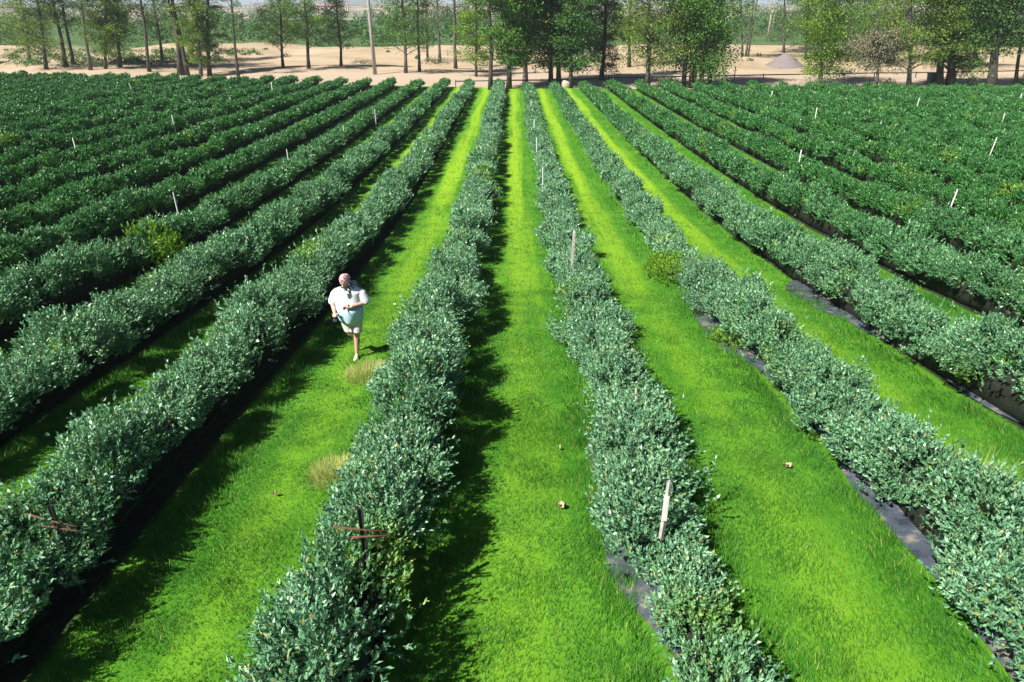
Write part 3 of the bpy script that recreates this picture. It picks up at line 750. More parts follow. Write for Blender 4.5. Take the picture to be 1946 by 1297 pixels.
G = 'trees standing along the far edge of the field'
T = [
 # name, px, py, lean_top, w, x0, x1, ybot, mat, bark, label, kwargs
 ('pine_tree', 88, 133, 70, 6, 32, 118, 112, 'cr_olive', 'bark_dark', 'wide olive pine with low boughs, leftmost at the field edge', dict(n=40, dens=26, Y=104)),
 ('pine_tree', 126, 133, 104, 7, 95, 160, 60, 'cr_dark', 'bark_dark', 'dark leaning pine with a bare trunk, left one of a slanting pair', dict(n=22, Y=106)),
 ('pine_tree', 141, 130, 122, 6, 110, 165, 52, 'cr_dark', 'bark_dark', 'dark leaning pine with a bare trunk, right one of a slanting pair', dict(n=20, Y=109)),
 ('pine_tree', 173, 136, 154, 6, 135, 200, 40, 'cr_blue', 'bark_grey', 'slim leaning grey-trunked pine with bare lower half, at left', dict(n=18, Y=103)),
 ('pine_tree', 201, 134, 205, 5, 176, 240, 100, 'cr_olive', 'bark_dark', 'small olive pine with drooping crown beside a slim leaning trunk', dict(n=34, Y=104, kind='droop')),
 ('pine_tree', 229, 133, 226, 7, 196, 268, 85, 'cr_green', 'bark_dark', 'broad green tree with rounded crown among the left pines', dict(n=36, Y=106, kind='leafy')),
 ('pine_tree', 284, 136, 266, 6, 240, 310, 46, 'cr_blue', 'bark_dark', 'tall thin leaning trunk with a high sparse crown, at left', dict(n=16, dens=18, Y=103)),
 ('pine_tree', 341, 141, 330, 8, 312, 362, 34, 'cr_dark', 'bark_dark', 'dark thick double-trunked pine at the left field edge', dict(n=22, Y=100, trunks=[(14, 9, -4), (7, 6, -2)])),
 ('pine_tree', 381, 142, 378, 6, 350, 405, 118, 'cr_olive', 'bark_grey', 'pale green feathery pine next to the dark double trunk', dict(n=40, Y=99, kind='droop')),
 ('pine_tree', 398, 143, 396, 7, 372, 424, 104, 'cr_dark', 'bark_dark', 'dark drooping fir right of the pale feathery pine', dict(n=40, Y=100, kind='spruce', dens=30)),
 ('pine_tree', 453, 147, 439, 5, 412, 480, 70, 'cr_blue', 'bark_dark', 'thin solitary leaning pine with faint high crown before the sand', dict(n=18, dens=18, Y=95)),
 ('spruce_tree', 538, 128, 532, 5, 502, 568, 92, 'cr_olive', 'bark_dark', 'small slender pine on the sand, left of three', dict(n=34, dens=18, top=-40)),
 ('spruce_tree', 587, 131, 578, 6, 552, 622, 84, 'cr_green', 'bark_dark', 'tall dense pine on the sand, middle of three', dict(n=36, dens=22, top=-70)),
 ('spruce_tree', 648, 126, 641, 5, 618, 672, 92, 'cr_blue', 'bark_dark', 'small thin-topped pine on the sand, right of three', dict(n=30, dens=16, top=-20)),
 ('pine_tree', 771, 139, 767, 6, 735, 806, 100, 'cr_green', 'bark_grey', 'feathery green pine with low boughs right of the bare pole', dict(n=40, dens=24)),
 ('pine_tree', 797, 137, 795, 5, 772, 822, 45, 'cr_olive', 'bark_dark', 'thin dark trunk with sparse crown right of the feathery pine', dict(n=20, dens=18)),
 ('pine_tree', 813, 118, 809, 4, 790, 834, 50, 'cr_blue', 'bark_dark', 'distant thin pine on the brushy sand bank', dict(n=18, dens=16)),
 ('pine_tree', 866, 131, 862, 6, 835, 890, 40, 'cr_blue', 'bark_grey', 'grey bare-trunked pine with a sparse high crown, left of the leafy tree', dict(n=18, dens=18)),
 ('young_tree', 905, 146, 903, 4, 876, 932, 120, 'cr_bright', 'bark_grey', 'bright leafy young tree with twiggy foot before the dark straight trunk', dict(n=40, dens=26, kind='leafy', leaf=.2)),
 ('pine_tree', 932, 171, 930, 8, 905, 958, 22, 'cr_olive', 'bark_dark', 'very dark straight bare trunk at the end of the lane left of centre', dict(n=16)),
 ('leafy_tree', 967, 169, 966, 9, 938, 1016, 120, 'cr_green', 'bark_dark', 'leafy green tree with dark trunk at the end of the central lane', dict(n=44, dens=28, kind='leafy')),
 ('leafy_tree', 998, 161, 999, 9, 966, 1052, 112, 'cr_olive', 'bark_pale', 'leafy tree with pale pinkish trunk at the end of the central lane', dict(n=42, dens=28, kind='leafy')),
 ('leafy_tree', 1047, 160, 1048, 8, 1006, 1082, 95, 'cr_dark', 'bark_grey', 'grey-trunked leafy tree shading the round boulder', dict(n=44, dens=28, kind='leafy')),
 ('leafy_tree', 1062, 163, 1064, 9, 1036, 1112, 118, 'cr_dark', 'bark_dark', 'dark dense leafy tree right of the central lane', dict(n=46, dens=30, kind='leafy')),
 ('leafy_tree', 1085, 168, 1086, 7, 1058, 1128, 128, 'cr_dark', 'bark_dark', 'dark slim-trunked tree with foliage hanging low, beside the boulder', dict(n=42, dens=28, kind='leafy')),
 ('pine_tree', 1143, 152, 1152, 8, 1104, 1182, 122, 'cr_dark', 'bark_dark', 'dark slightly leaning pine with ragged boughs reaching the fence rail', dict(n=44, dens=26, kind='droop')),
 ('pine_tree', 1230, 169, 1234, 9, 1166, 1282, 108, 'cr_olive', 'bark_grey', 'sparse yellow-green pine with pale trunk and drooping bare branches', dict(n=44, dens=18, kind='droop')),
 ('leafy_tree', 1318, 167, 1322, 9, 1256, 1384, 128, 'cr_green', 'bark_dark', 'big dense bright green clump of trunks right of centre', dict(n=66, dens=36, kind='leafy', trunks=[(-18, 9, -10), (-8, 7, -2), (14, 8, 4), (28, 9, 10)])),
 ('pine_tree', 1411, 108, 1408, 4, 1378, 1448, 66, 'cr_blue', 'bark_grey', 'distant hazy pine with three thin trunks on the sand lot', dict(n=30, dens=20, trunks=[(5, 4, 2), (10, 3, 4)])),
 ('pine_tree', 1490, 101, 1489, 4, 1466, 1524, 80, 'cr_blue', 'bark_grey', 'distant dusky tree right behind the grey gravel heap', dict(n=30, dens=22, kind='leafy')),
 ('leafy_tree', 1560, 165, 1562, 6, 1518, 1608, 136, 'cr_bright', 'bark_grey', 'bright bushy tree with leaves down to the fence right of the gravel heap', dict(n=56, dens=30, kind='leafy', leaf=.2)),
 ('dry_tree', 1664, 173, 1674, 6, 1626, 1708, 112, 'cr_dry', 'bark_grey', 'thin grey tree with dry drooping twigs beside the small bin', dict(n=22, dens=20, kind='droop', top=20, ctop=62)),
 ('pine_tree', 1727, 172, 1728, 8, 1682, 1792, 122, 'cr_olive', 'bark_grey', 'yellow-green pine with layered boughs left of the thick dark trunks', dict(n=46, dens=26)),
 ('pine_tree', 1784, 164, 1788, 13, 1742, 1840, 100, 'cr_dark', 'bark_dark', 'thick dark trunk with green boughs, left of the dense pair at right', dict(n=44, dens=28, kind='leafy')),
 ('pine_tree', 1806, 163, 1812, 15, 1776, 1872, 124, 'cr_green', 'bark_dark', 'very thick dark trunk under hanging green boughs, right of the dense pair', dict(n=50, dens=28, kind='droop')),
 ('pine_tree', 1884, 167, 1906, 16, 1830, 1960, 84, 'cr_dark', 'bark_dark', 'massive leaning dark trunk with spreading crown near the right frame edge', dict(n=54, dens=30, kind='leafy')),
 ('young_tree', 1930, 165, 1943, 6, 1905, 1985, 78, 'cr_green', 'bark_dark', 'slim leaning tree at the right frame edge beside the massive trunk', dict(n=34, dens=24)),
 ('pine_tree', 1640, 96, 1640, 4, 1606, 1686, 74, 'cr_green', 'bark_dark', 'distant green tree behind the dry grey tree on the sand lot', dict(n=40, dens=26, kind='leafy')),
 ('pine_tree', 60, 131, 42, 5, 20, 100, 92, 'cr_blue', 'bark_dark', 'grey-green pine behind the wide olive one at the far left edge', dict(n=34, dens=22, Y=122)),
 ('pine_tree', 312, 133, 296, 5, 278, 348, 60, 'cr_green', 'bark_dark', 'feathery green pine left of and behind the dark double trunk', dict(n=34, dens=22, Y=116)),
 ('pine_tree', 836, 120, 832, 5, 800, 872, 62, 'cr_blue', 'bark_grey', 'hazy pine behind the brush, between two thin bare trunks', dict(n=30, dens=20)),
 ('leafy_tree', 1196, 128, 1198, 6, 1160, 1240, 66, 'cr_olive', 'bark_dark', 'olive tree behind the dark leaning pine and the sparse yellow-green one', dict(n=36, dens=24)),
 ('pine_tree', 1532, 112, 1532, 5, 1500, 1580, 66, 'cr_green', 'bark_dark', 'green pine behind the bright bushy tree, above the gravel heap', dict(n=36, dens=24, kind='leafy')),
 ('pine_tree', 1610, 118, 1612, 5, 1576, 1656, 70, 'cr_green', 'bark_dark', 'green pine between the bright bushy tree and the dry grey tree', dict(n=38, dens=24)),
 ('pine_tree', 1702, 120, 1704, 5, 1660, 1756, 62, 'cr_olive', 'bark_dark', 'olive pine behind the dry grey tree, over the low shed', dict(n=38, dens=24)),
 ('leafy_tree', 1852, 128, 1856, 7, 1806, 1904, 88, 'cr_green', 'bark_dark', 'green tree behind, between the thick dark trunk and the massive leaning one', dict(n=40, dens=26, kind='leafy')),
]
for i, (nm, px, py, lt, w, x0, x1, yb_, mm, bk, lab, kw) in enumerate(T):
    tree(nm, px, py, lt, w, x0, x1, yb_, M[mm], M[bk], lab, seed=i, group=G, **kw)

# shrubs at the field edge
def shrub(px, py, wpx, hpx, m, label, seed, n=900, leaf=.16):
    r = np.random.default_rng(seed)
    p = ground_at(px, py); d = project(*p)[2]; mpp = d / FPX
    R, Hh = wpx * mpp * .5, hpx * mpp
    root = empty('shrub', p, label, 'shrub', 'shrubs along the far field edge')
    o3 = unit(r.normal(size=(n, 3))); o3[:, 2] = np.abs(o3[:, 2])
    P = o3 * (1 - np.abs(r.normal(size=n)) * .2)[:, None] * np.array((R, R, Hh)) * (1 + .2 * np.sin(o3[:, :1] * 5 + o3[:, 1:2] * 7 + seed))
    D = unit(o3 + r.normal(size=(n, 3)) * .6); sd = unit(np.cross(D, r.normal(size=(n, 3))))
    l = leaf * r.uniform(.6, 1.4, n)[:, None]
    V = np.stack([P, P + D * l * .5 + sd * l * .25, P + D * l, P + D * l * .5 - sd * l * .25], 1)
    link('foliage', np_mesh('foliage', V.reshape(-1, 3), 4), m, root)
    mb = MB()
    for j in range(9):
        a = j * .7; mb.tube([(0, 0, -.1), (math.cos(a) * R * .4, math.sin(a) * R * .4, Hh * .5), (math.cos(a) * R * .75, math.sin(a) * R * .75, Hh * .8)], [.04, .025, .01], 5)
    mb.build('stems', M['bark_dark'], root)
shrub(1272, 168, 48, 20, M['cr_dark'], 'dark rounded shrub between the pale-trunked pine and the dense clump', 1)
shrub(1552, 172, 64, 22, M['cr_blue'], 'dusky low shrub under the bushy roadside tree', 2)
shrub(1686, 172, 36, 18, M['cr_dark'], 'low dark shrub right of the thin dry tree', 3)
shrub(1846, 165, 26, 16, M['cr_blue'], 'small grey-green shrub on pink sand between the thick trunks', 4)
shrub(1935, 166, 34, 18, M['cr_dark'], 'dark shrub at the right frame edge under the slim tree', 5)
shrub(1155, 168, 22, 12, M['cr_blue'], 'little grey shrub at the end of a hedge beside the dark leaning pine', 6, 400)
shrub(362, 120, 18, 18, M['cr_dark'], 'small dark shrub right of the dark double trunk', 7, 400)
shrub(830, 122, 60, 12, M['cr_dry'], 'low dry brush spread over the shaded sand bank', 8, 900)
shrub(690, 121, 46, 7, M['cr_dry'], 'flat dry brush on the sand behind the three pines', 9, 500)
shrub(250, 118, 50, 12, M['cr_olive'], 'low olive brush behind the left pines', 10, 700)

# ------------------------------------------------------------------ bare pole, fence rail, gravel heap, bin, boulder
M['pole'] = simple('weathered pole', (.30, .29, .26), .85, .25, 4, bmp=.2)
M['rail'] = simple('dark rail', (.045, .05, .055), .5, .3, 5)
p = ground_at(713, 142); mpp = project(*p)[2] / FPX
root = empty('utility_pole', p, 'tall bare grey pole standing alone on the sand', 'pole')
mb = MB(); mb.tube([(0, 0, -.3), (-.1, 0, 6), (-.22, 0, 15)], [.26, .22, .15], 12); mb.build('pole_shaft', M['pole'], root)
mb = MB(); mb.tube([(0, 0, 5.0), (.35, -.1, 5.2), (.6, -.1, 5.1)], [.03, .02, .01], 6); mb.build('bracket', M['rail'], root)
mb = MB(); mb.box((-.2, -.2, 14.3), (2.6, .12, .16)); mb.build('crossarm', M['pole'], root, smooth=False)

FP = [(866, 166), (968, 164), (1086, 163), (1156, 159), (1297, 156), (1395, 154), (1450, 153), (1555, 151), (1661, 149), (1740, 148), (1817, 147), (1946, 144), (2060, 142)]
fp = [ground_at(a, b) for a, b in FP]
root = empty('rail_fence', fp[0], 'long low dark rail on short posts running along the pink sand road', 'fence')
rel = [q - fp[0] for q in fp]
mb = MB(); mb.tube([q + Vector((0, 0, .62)) for q in rel], .07, 8); mb.build('rail', M['rail'], root)
for i, q in enumerate(rel):
    mb = MB(); mb.box(q + Vector((0, .09, .33 if i != 5 else .75)), (.09, .09, .86 if i != 5 else 1.7)); mb.build('post', M['rail'], root, smooth=False)

def heap(px, py, wpx, hpx, m, label, cat, name):
    p = ground_at(px, py); mpp = project(*p)[2] / FPX
    R, Hh = wpx * mpp * .5, hpx * mpp * 1.1
    xs_ = np.linspace(-1.25 * R, 1.25 * R, 61); r_ = np.random.default_rng(3)
    def f(X, Y):
        q = np.hypot(X, Y * 1.0) / R
        return Hh * (np.maximum(0, 1 - q) - .05) - np.maximum(0, q - 1) * 1.5 - .10 * Hh * np.exp(-(q / .12) ** 2) + .05 * Hh * (value_noise(X * 1.6 + 9, Y * 1.6, 4) - .5)
    return tag(link(name, grid_mesh(name, xs_, xs_, f), m, None, p), label, cat)
def gravel_mat(c):
    m, nt, b, N, L = mat('gravel')
    tc = N.new('ShaderNodeTexCoord'); f = noise(nt, 5, 8, tc.outputs['Object'], .75)
    L.new(ramp(nt, f, [(.35, tuple(x * .7 for x in c)), (.65, tuple(x * 1.25 for x in c))]), b.inputs['Base Color']); b.inputs['Roughness'].default_value = .95
    bump(nt, b, f, .8, .15); return m
M['gravel'] = gravel_mat((.21, .18, .18)); M['rock'] = gravel_mat((.46, .40, .33))
heap(1491, 126, 78, 24, M['gravel'], 'grey cone-shaped gravel heap on the sand lot', 'gravel heap', 'gravel_heap')

def boulder(px, py, wpx, hpx, label, seed, m='rock'):
    p = ground_at(px, py); mpp = project(*p)[2] / FPX
    mb = MB(); mb.ball((0, 0, hpx * mpp * .35), (wpx * mpp * .5, wpx * mpp * .4, hpx * mpp * .65), 18)
    r = random.Random(seed)
    for v in mb.bm.verts:
        c = v.co; k = 1 + .16 * math.sin(c.x * 5 + seed) * math.cos(c.y * 6 + c.z * 4) + r.uniform(-.04, .04); v.co = Vector((c.x * k, c.y * k, c.z * k))
    tag(mb.build('boulder', M[m], None, loc=p), label, 'boulder')
boulder(1076, 168, 17, 15, 'round pale boulder under the dark trees at the lane end', 1)
boulder(1176, 174, 9, 7, 'small grey stone at the end of a right hedge', 2)
boulder(1614, 96, 22, 12, 'reddish earth lump on the sand lot behind the bushy tree', 3)
boulder(1690, 100, 26, 14, 'pale rubble boulder on the sand lot behind the dry tree', 4)

M['bin'] = simple('bin plastic', (.02, .05, .035), .45, .2, 5)
p = ground_at(1768, 163); root = empty('wheelie_bin', p, 'dark green bin standing beside the thick dark trunks', 'bin')
mb = MB()
def rr_(z, a, b): return [Vector((x, y, z)) for x, y in ((-a, -b), (a, -b), (a, b), (-a, b))]
mb.loft([rr_(.08, .34, .34), rr_(1.25, .44, .44)]); mb.build('body', M['bin'], root, smooth=False, bevel=.03)
mb = MB(); mb.loft([rr_(1.252, .48, .48), rr_(1.30, .48, .48), rr_(1.38, .38, .38)]); mb.build('lid', M['bin'], root, smooth=False, bevel=.02)
for sx_ in (-1, 1):
    mb = MB(); mb.tube([(sx_ * .35, .36, .12), (sx_ * .43, .36, .12)], .12, 16); mb.build('wheel', M['rail'], root)

# paired power poles on the sand lot
for dx, lab in ((1457.5, 'thin pale power pole, left of a close pair beyond the sand'), (1463, 'thin pale power pole with crossarm, right of a close pair beyond the sand')):
    p = ground_at(dx, 79); mpp = project(*p)[2] / FPX
    root = empty('power_pole', p, lab, 'power pole', 'paired power poles beyond the sand lot')
    Hh = 62 * mpp
    mb = MB(); mb.tube([(0, 0, -.3), (.1, 0, Hh)], [.22, .16], 10); mb.build('pole_shaft', M['bark_pale'], root)
    mb = MB(); mb.box((.1, -.25, Hh * .93), (16 * mpp, .2, .25)); mb.build('crossarm', M['bark_pale'], root, smooth=False)
    for s_ in (-1, 0, 1):
        mb = MB(); mb.tube([(.1 + s_ * 6.5 * mpp, -.25, Hh * .93 + .12), (.1 + s_ * 6.5 * mpp, -.25, Hh * .93 + .6)], [.12, .08], 8); mb.build('insulator', M['white'], root)

# terrace with a hoop tunnel at far left
M['plaster'] = simple('pale plaster', (.46, .31, .20), .9, .15, .8)
M['film_green'] = simple('tunnel film', (.12, .24, .07), .35, .3, .6)
p = ground_at(-140, 130); p = Vector((p[0] * 112 / p[1], 112, 0)); p.z = float(zt(p[0], 112)) - .2
xr = (50 - 973) * 112 / cp / FPX * .985
wd = xr - p.x
o = MB().box((wd / 2, 6, 1.45), (wd, 12, 2.9)).build('terrace_wall', M['plaster'], None, smooth=False, loc=p, bevel=.05)
tag(o, 'pale peach terrace wall at the far left of the field', 'wall')
mb = MB(); mb.box((wd / 2, -.06, 2.98), (wd + .2, .3, .16)); mb.build('coping', M['pole'], o, smooth=False)
root = empty('hoop_tunnel', p + Vector((wd - 4.6, 1.2, 2.9)), 'green hoop tunnel with white ribs on the terrace at far left', 'greenhouse')
def hoop(y, r_, z): return [Vector((math.cos(math.pi * (1 - k / 16)) * r_ - .0, y, math.sin(math.pi * k / 16) * z)) for k in range(17)]
mb = MB(); mb.loft([hoop(y, 3.1, 2.9) + [Vector((3.1, y, -.02)), Vector((-3.1, y, -.02))] for y in (0, 9)]); mb.build('film_cover', M['film_green'], root)
for y in (-.04, 1.8, 3.6, 5.4, 7.2, 9.04):
    mb = MB(); mb.tube(hoop(y, 3.15, 2.95), .07, 6); mb.build('rib', M['white'], root)

# pale cable high across the left trees
a = CAM + ray(-120, 13) * 100; b_ = CAM + ray(415, 5) * 100
mb = MB(); mb.tube([Vector(a) * (1 - t) + Vector(b_) * t - Vector((0, 0, .25 * math.sin(math.pi * t))) for t in np.linspace(0, 1, 20)], .07, 6)
o = mb.build('power_cable', M['pole'], None); tag(o, 'pale cable stretched level across the left trees', 'cable')
for q, lab in ((a, 'left'), (b_, 'right')):
    pass

# ------------------------------------------------------------------ far country: woods, hills, houses
M['woods'] = leaf_mat('far foliage', [(0, (.03, .10, .025)), (.5, (.055, .16, .04)), (.9, (.10, .21, .05)), (1, (.18, .24, .08))], trans=.15, rough=.7, spec=.2)
def woodland():
    r = np.random.default_rng(77)
    out = []
    n = 620
    y = 160 + 330 * r.random(n) ** 1.7
    x = (r.random(n) * 2 - 1) * (y * .86 + 8)
    for i in range(n):
        a, b_ = project(x[i], y[i], float(zt(x[i], y[i])))[:2]
        gap = 1.0
        if 980 < a < 1500 and y[i] < 185: continue
        Hh = r.uniform(2.2, 4.6) * (1 + .0030 * (y[i] - 160)); R = Hh * r.uniform(.38, .7)
        m_ = 150
        o3 = unit(r.normal(size=(m_, 3))) * (r.random(m_) ** .4)[:, None]
        P = np.array((x[i], y[i], float(zt(x[i], y[i])) + Hh * .5)) + o3 * np.array((R, R, Hh * .52)) * (1 + .25 * np.sin(o3[:, :1] * 6 + i))
        D = unit(o3 + r.normal(size=(m_, 3)) * .7 + np.array((0, 0, .3))); sd = unit(np.cross(D, r.normal(size=(m_, 3))))
        l = .09 * Hh * r.uniform(1.2, 2.4, m_)[:, None]
        out.append(np.stack([P, P + D * l * .5 + sd * l * .3, P + D * l, P + D * l * .5 - sd * l * .3], 1).reshape(-1, 3))
    o = link('woodland', np_mesh('woodland', np.concatenate(out), 4), M['woods'])
    tag(o, 'hazy green scrub woodland beyond the sand lot', 'woodland', kind='stuff')
woodland()
def undergrowth():
    r = np.random.default_rng(78); out = []
    for i in range(330):
        left = r.random() < .62
        px, py = (r.uniform(10, 500), r.uniform(96, 130)) if left else (r.uniform(500, 1946), r.uniform(94, 122))
        if not left and r.random() < .55: continue
        if 430 < px < 730 and py > 108: continue
        p = ground_at(px, py); Hh = r.uniform(.25, 1.1) if left else r.uniform(.15, .55); R = Hh * r.uniform(1.0, 2.4); m_ = 70
        o3 = unit(r.normal(size=(m_, 3))) * (r.random(m_) ** .4)[:, None]; o3[:, 2] = np.abs(o3[:, 2])
        P = np.array(p) + o3 * np.array((R, R, Hh)); D = unit(o3 + r.normal(size=(m_, 3)) * .8 + np.array((0, 0, .3))); sd = unit(np.cross(D, r.normal(size=(m_, 3))))
        l = r.uniform(.14, .34, m_)[:, None]
        out.append(np.stack([P, P + D * l * .5 + sd * l * .3, P + D * l, P + D * l * .5 - sd * l * .3], 1).reshape(-1, 3))
    o = link('undergrowth', np_mesh('undergrowth', np.concatenate(out), 4), M['woods'])
    tag(o, 'scattered low green undergrowth on the sand beyond the field', 'undergrowth', kind='stuff')
undergrowth()

def hill_mat(name, stops, scale):
    m, nt, b, N, L = mat(name)
    g = N.new('ShaderNodeNewGeometry')
    L.new(ramp(nt, noise(nt, scale, 6, g.outputs['Position'], .7), stops), b.inputs['Base Color']); b.inputs['Roughness'].default_value = .95
    return m
M['slope'] = hill_mat('dry slope', [(.3, (.07, .12, .05)), (.47, (.12, .16, .08)), (.55, (.42, .30, .25)), (.7, (.55, .42, .36))], .02)
M['ridge'] = hill_mat('far ridge', [(.3, (.05, .09, .05)), (.7, (.10, .13, .08))], .006)
def slope(X, Y):
    t = np.clip((Y - 520) / 900, 0, 1)
    return 1.4 + t ** 1.15 * (11 + 9 * value_noise(X / 260 + 5, Y / 400, 81)) + t * 3 * (value_noise(X / 50, Y / 90, 82) - .5) - np.clip((Y - 1420) / 200, 0, 1) * 14
o = link('hills', grid_mesh('hills', np.linspace(-1700, 1700, 171), np.linspace(510, 1640, 70), slope), M['slope']); tag(o, kind='structure')
def ridge(X, Y):
    return 75 * np.exp(-((X + 900) / 620) ** 2) * np.exp(-((Y - 4200) / 420) ** 2) + 28 * np.exp(-((X - 1700) / 1500) ** 2) * np.exp(-((Y - 4200) / 420) ** 2) + 3
o = link('hills', grid_mesh('hills', np.linspace(-5200, 5200, 131), np.linspace(3400, 5000, 33), ridge), M['ridge']); tag(o, kind='structure')

M['wall_white'] = simple('white render', (.72, .70, .66), .8, .08, .5)
M['wall_grey'] = simple('grey cladding', (.42, .44, .46), .7, .1, .5)
M['roof_grey'] = simple('roof sheet', (.36, .36, .36), .5, .15, .6)
M['roof_tan'] = simple('roof tiles', (.40, .22, .15), .8, .2, .6)
M['pane'] = simple('dark pane', (.03, .035, .04), .15, .1, 1)
def house(x, y, w, d, h, wall, roof, label, rz=0, nwin=3, z=None, flat=False):
    z = float(zt(x, y)) if z is None else z
    root = empty('house' if not flat else 'shed', (x, y, z), label, 'house' if not flat else 'shed', None, rz)
    MB().box((0, 0, h / 2 - .4), (w, d, h + .8)).build('wall', wall, root, smooth=False)
    mb = MB(); ov = .5
    if flat:
        mb.box((0, 0, h + .12), (w + .8, d + .8, .22), Matrix.Rotation(.05, 3, 'X'))
    else:
        rh = d * .28
        a = [Vector((-w / 2 - ov, yy, zz)) for yy, zz in ((-d / 2 - ov, h - .05), (0, h + rh), (d / 2 + ov, h - .05))]
        b_ = [v + Vector((w + 2 * ov, 0, 0)) for v in a]
        mb.loft([a, b_])
    mb.build('roof', roof, root, smooth=False)
    for i in range(nwin):
        xx = -w / 2 + w * (i + .5) / nwin
        if i == nwin // 2 and nwin > 2:
            MB().box((xx, -d / 2 - .02, 1.05), (1.0, .10, 2.1)).build('door', roof, root, smooth=False)
        else:
            MB().box((xx, -d / 2 - .02, h * .58), (1.3, .10, 1.1)).build('window', M['pane'], root, smooth=False)
def at_y(px, Y): return (px - 973.0) / FPX * Y / cp * .97
house(at_y(1651, 300), 300, 11, 8, 5.2, M['wall_white'], M['roof_grey'], 'white house behind the trees at upper right', .15, 4, z=6.5)
house(at_y(1531, 320), 320, 9, 7, 4.6, M['wall_grey'], M['roof_grey'], 'grey house glimpsed at the top edge right of the power poles', -.2, 3, z=7.2)
house(at_y(1737, 178), 178, 9.5, 4, 1.6, M['wall_white'], M['roof_grey'], 'long low shed with pale roof on the sand lot behind the yellow-green pine', .05, 5, flat=True)
for i, (px_, Y_, w_, lab) in enumerate(((676, 820, 20, 'pale far house on the hazy slope right of the thin-topped pine'), (704, 900, 14, 'small far house on the slope left of the bare pole'), (834, 860, 18, 'white far house on the slope right of the feathery pine'), (470, 840, 16, 'pale far house on the slope between leaning pine and spruce'))):
    X_ = at_y(px_, Y_)
    house(X_, Y_, w_, 9, 5, M['wall_white'], M['roof_tan'], lab, .1 * i, 4, z=float(slope(np.array(X_), np.array(float(Y_)))))

# ------------------------------------------------------------------ the walking person
M['skin'] = simple('skin', (.62, .37, .28), .55, .12, 12)
M['shirt'] = simple('white shirt', (.82, .83, .84), .85, .05, 5, bmp=.15)
M['shirt_blue'] = simple('pale blue cloth', (.50, .70, .80), .85, .10, 4, bmp=.2)
M['shorts'] = simple('pale shorts', (.74, .71, .68), .9, .22, 16, bmp=.2)
M['phone'] = simple('dark gadget', (.02, .025, .03), .3, .1, 5)
M['shoe'] = simple('beige shoe', (.55, .48, .40), .8, .15, 12)
M['eye'] = simple('eye', (.05, .04, .035), .3, .1, 5)
def scarf_mat(name, a, b_, scale, kind):
    m, nt, b, N, L = mat(name)
    tc = N.new('ShaderNodeTexCoord')
    if kind == 'stripe':
        w = N.new('ShaderNodeTexWave'); w.inputs['Scale'].default_value = scale; w.inputs['Distortion'].default_value = 1.5; w.bands_direction = 'DIAGONAL'
        L.new(tc.outputs['Object'], w.inputs[0]); f = w.outputs['Fac']
    else:
        v = N.new('ShaderNodeTexVoronoi'); v.inputs['Scale'].default_value = scale; L.new(tc.outputs['Object'], v.inputs[0]); f = v.outputs['Distance']
    L.new(ramp(nt, f, [(.38, a), (.5, b_)]), b.inputs['Base Color']); b.inputs['Roughness'].default_value = .9
    return m
M['bandana'] = scarf_mat('pink bandana', (.45, .10, .11), (.80, .50, .50), 26, 'dots')
M['stripes'] = scarf_mat('striped scarf', (.03, .03, .035), (.66, .66, .66), 7, 'stripe')

def remesh(o, voxel, smooth=4):
    m = o.modifiers.new('skin', 'REMESH'); m.mode = 'VOXEL'; m.voxel_size = voxel; m.use_smooth_shade = True
    s_ = o.modifiers.new('soft', 'SMOOTH'); s_.factor = .5; s_.iterations = smooth

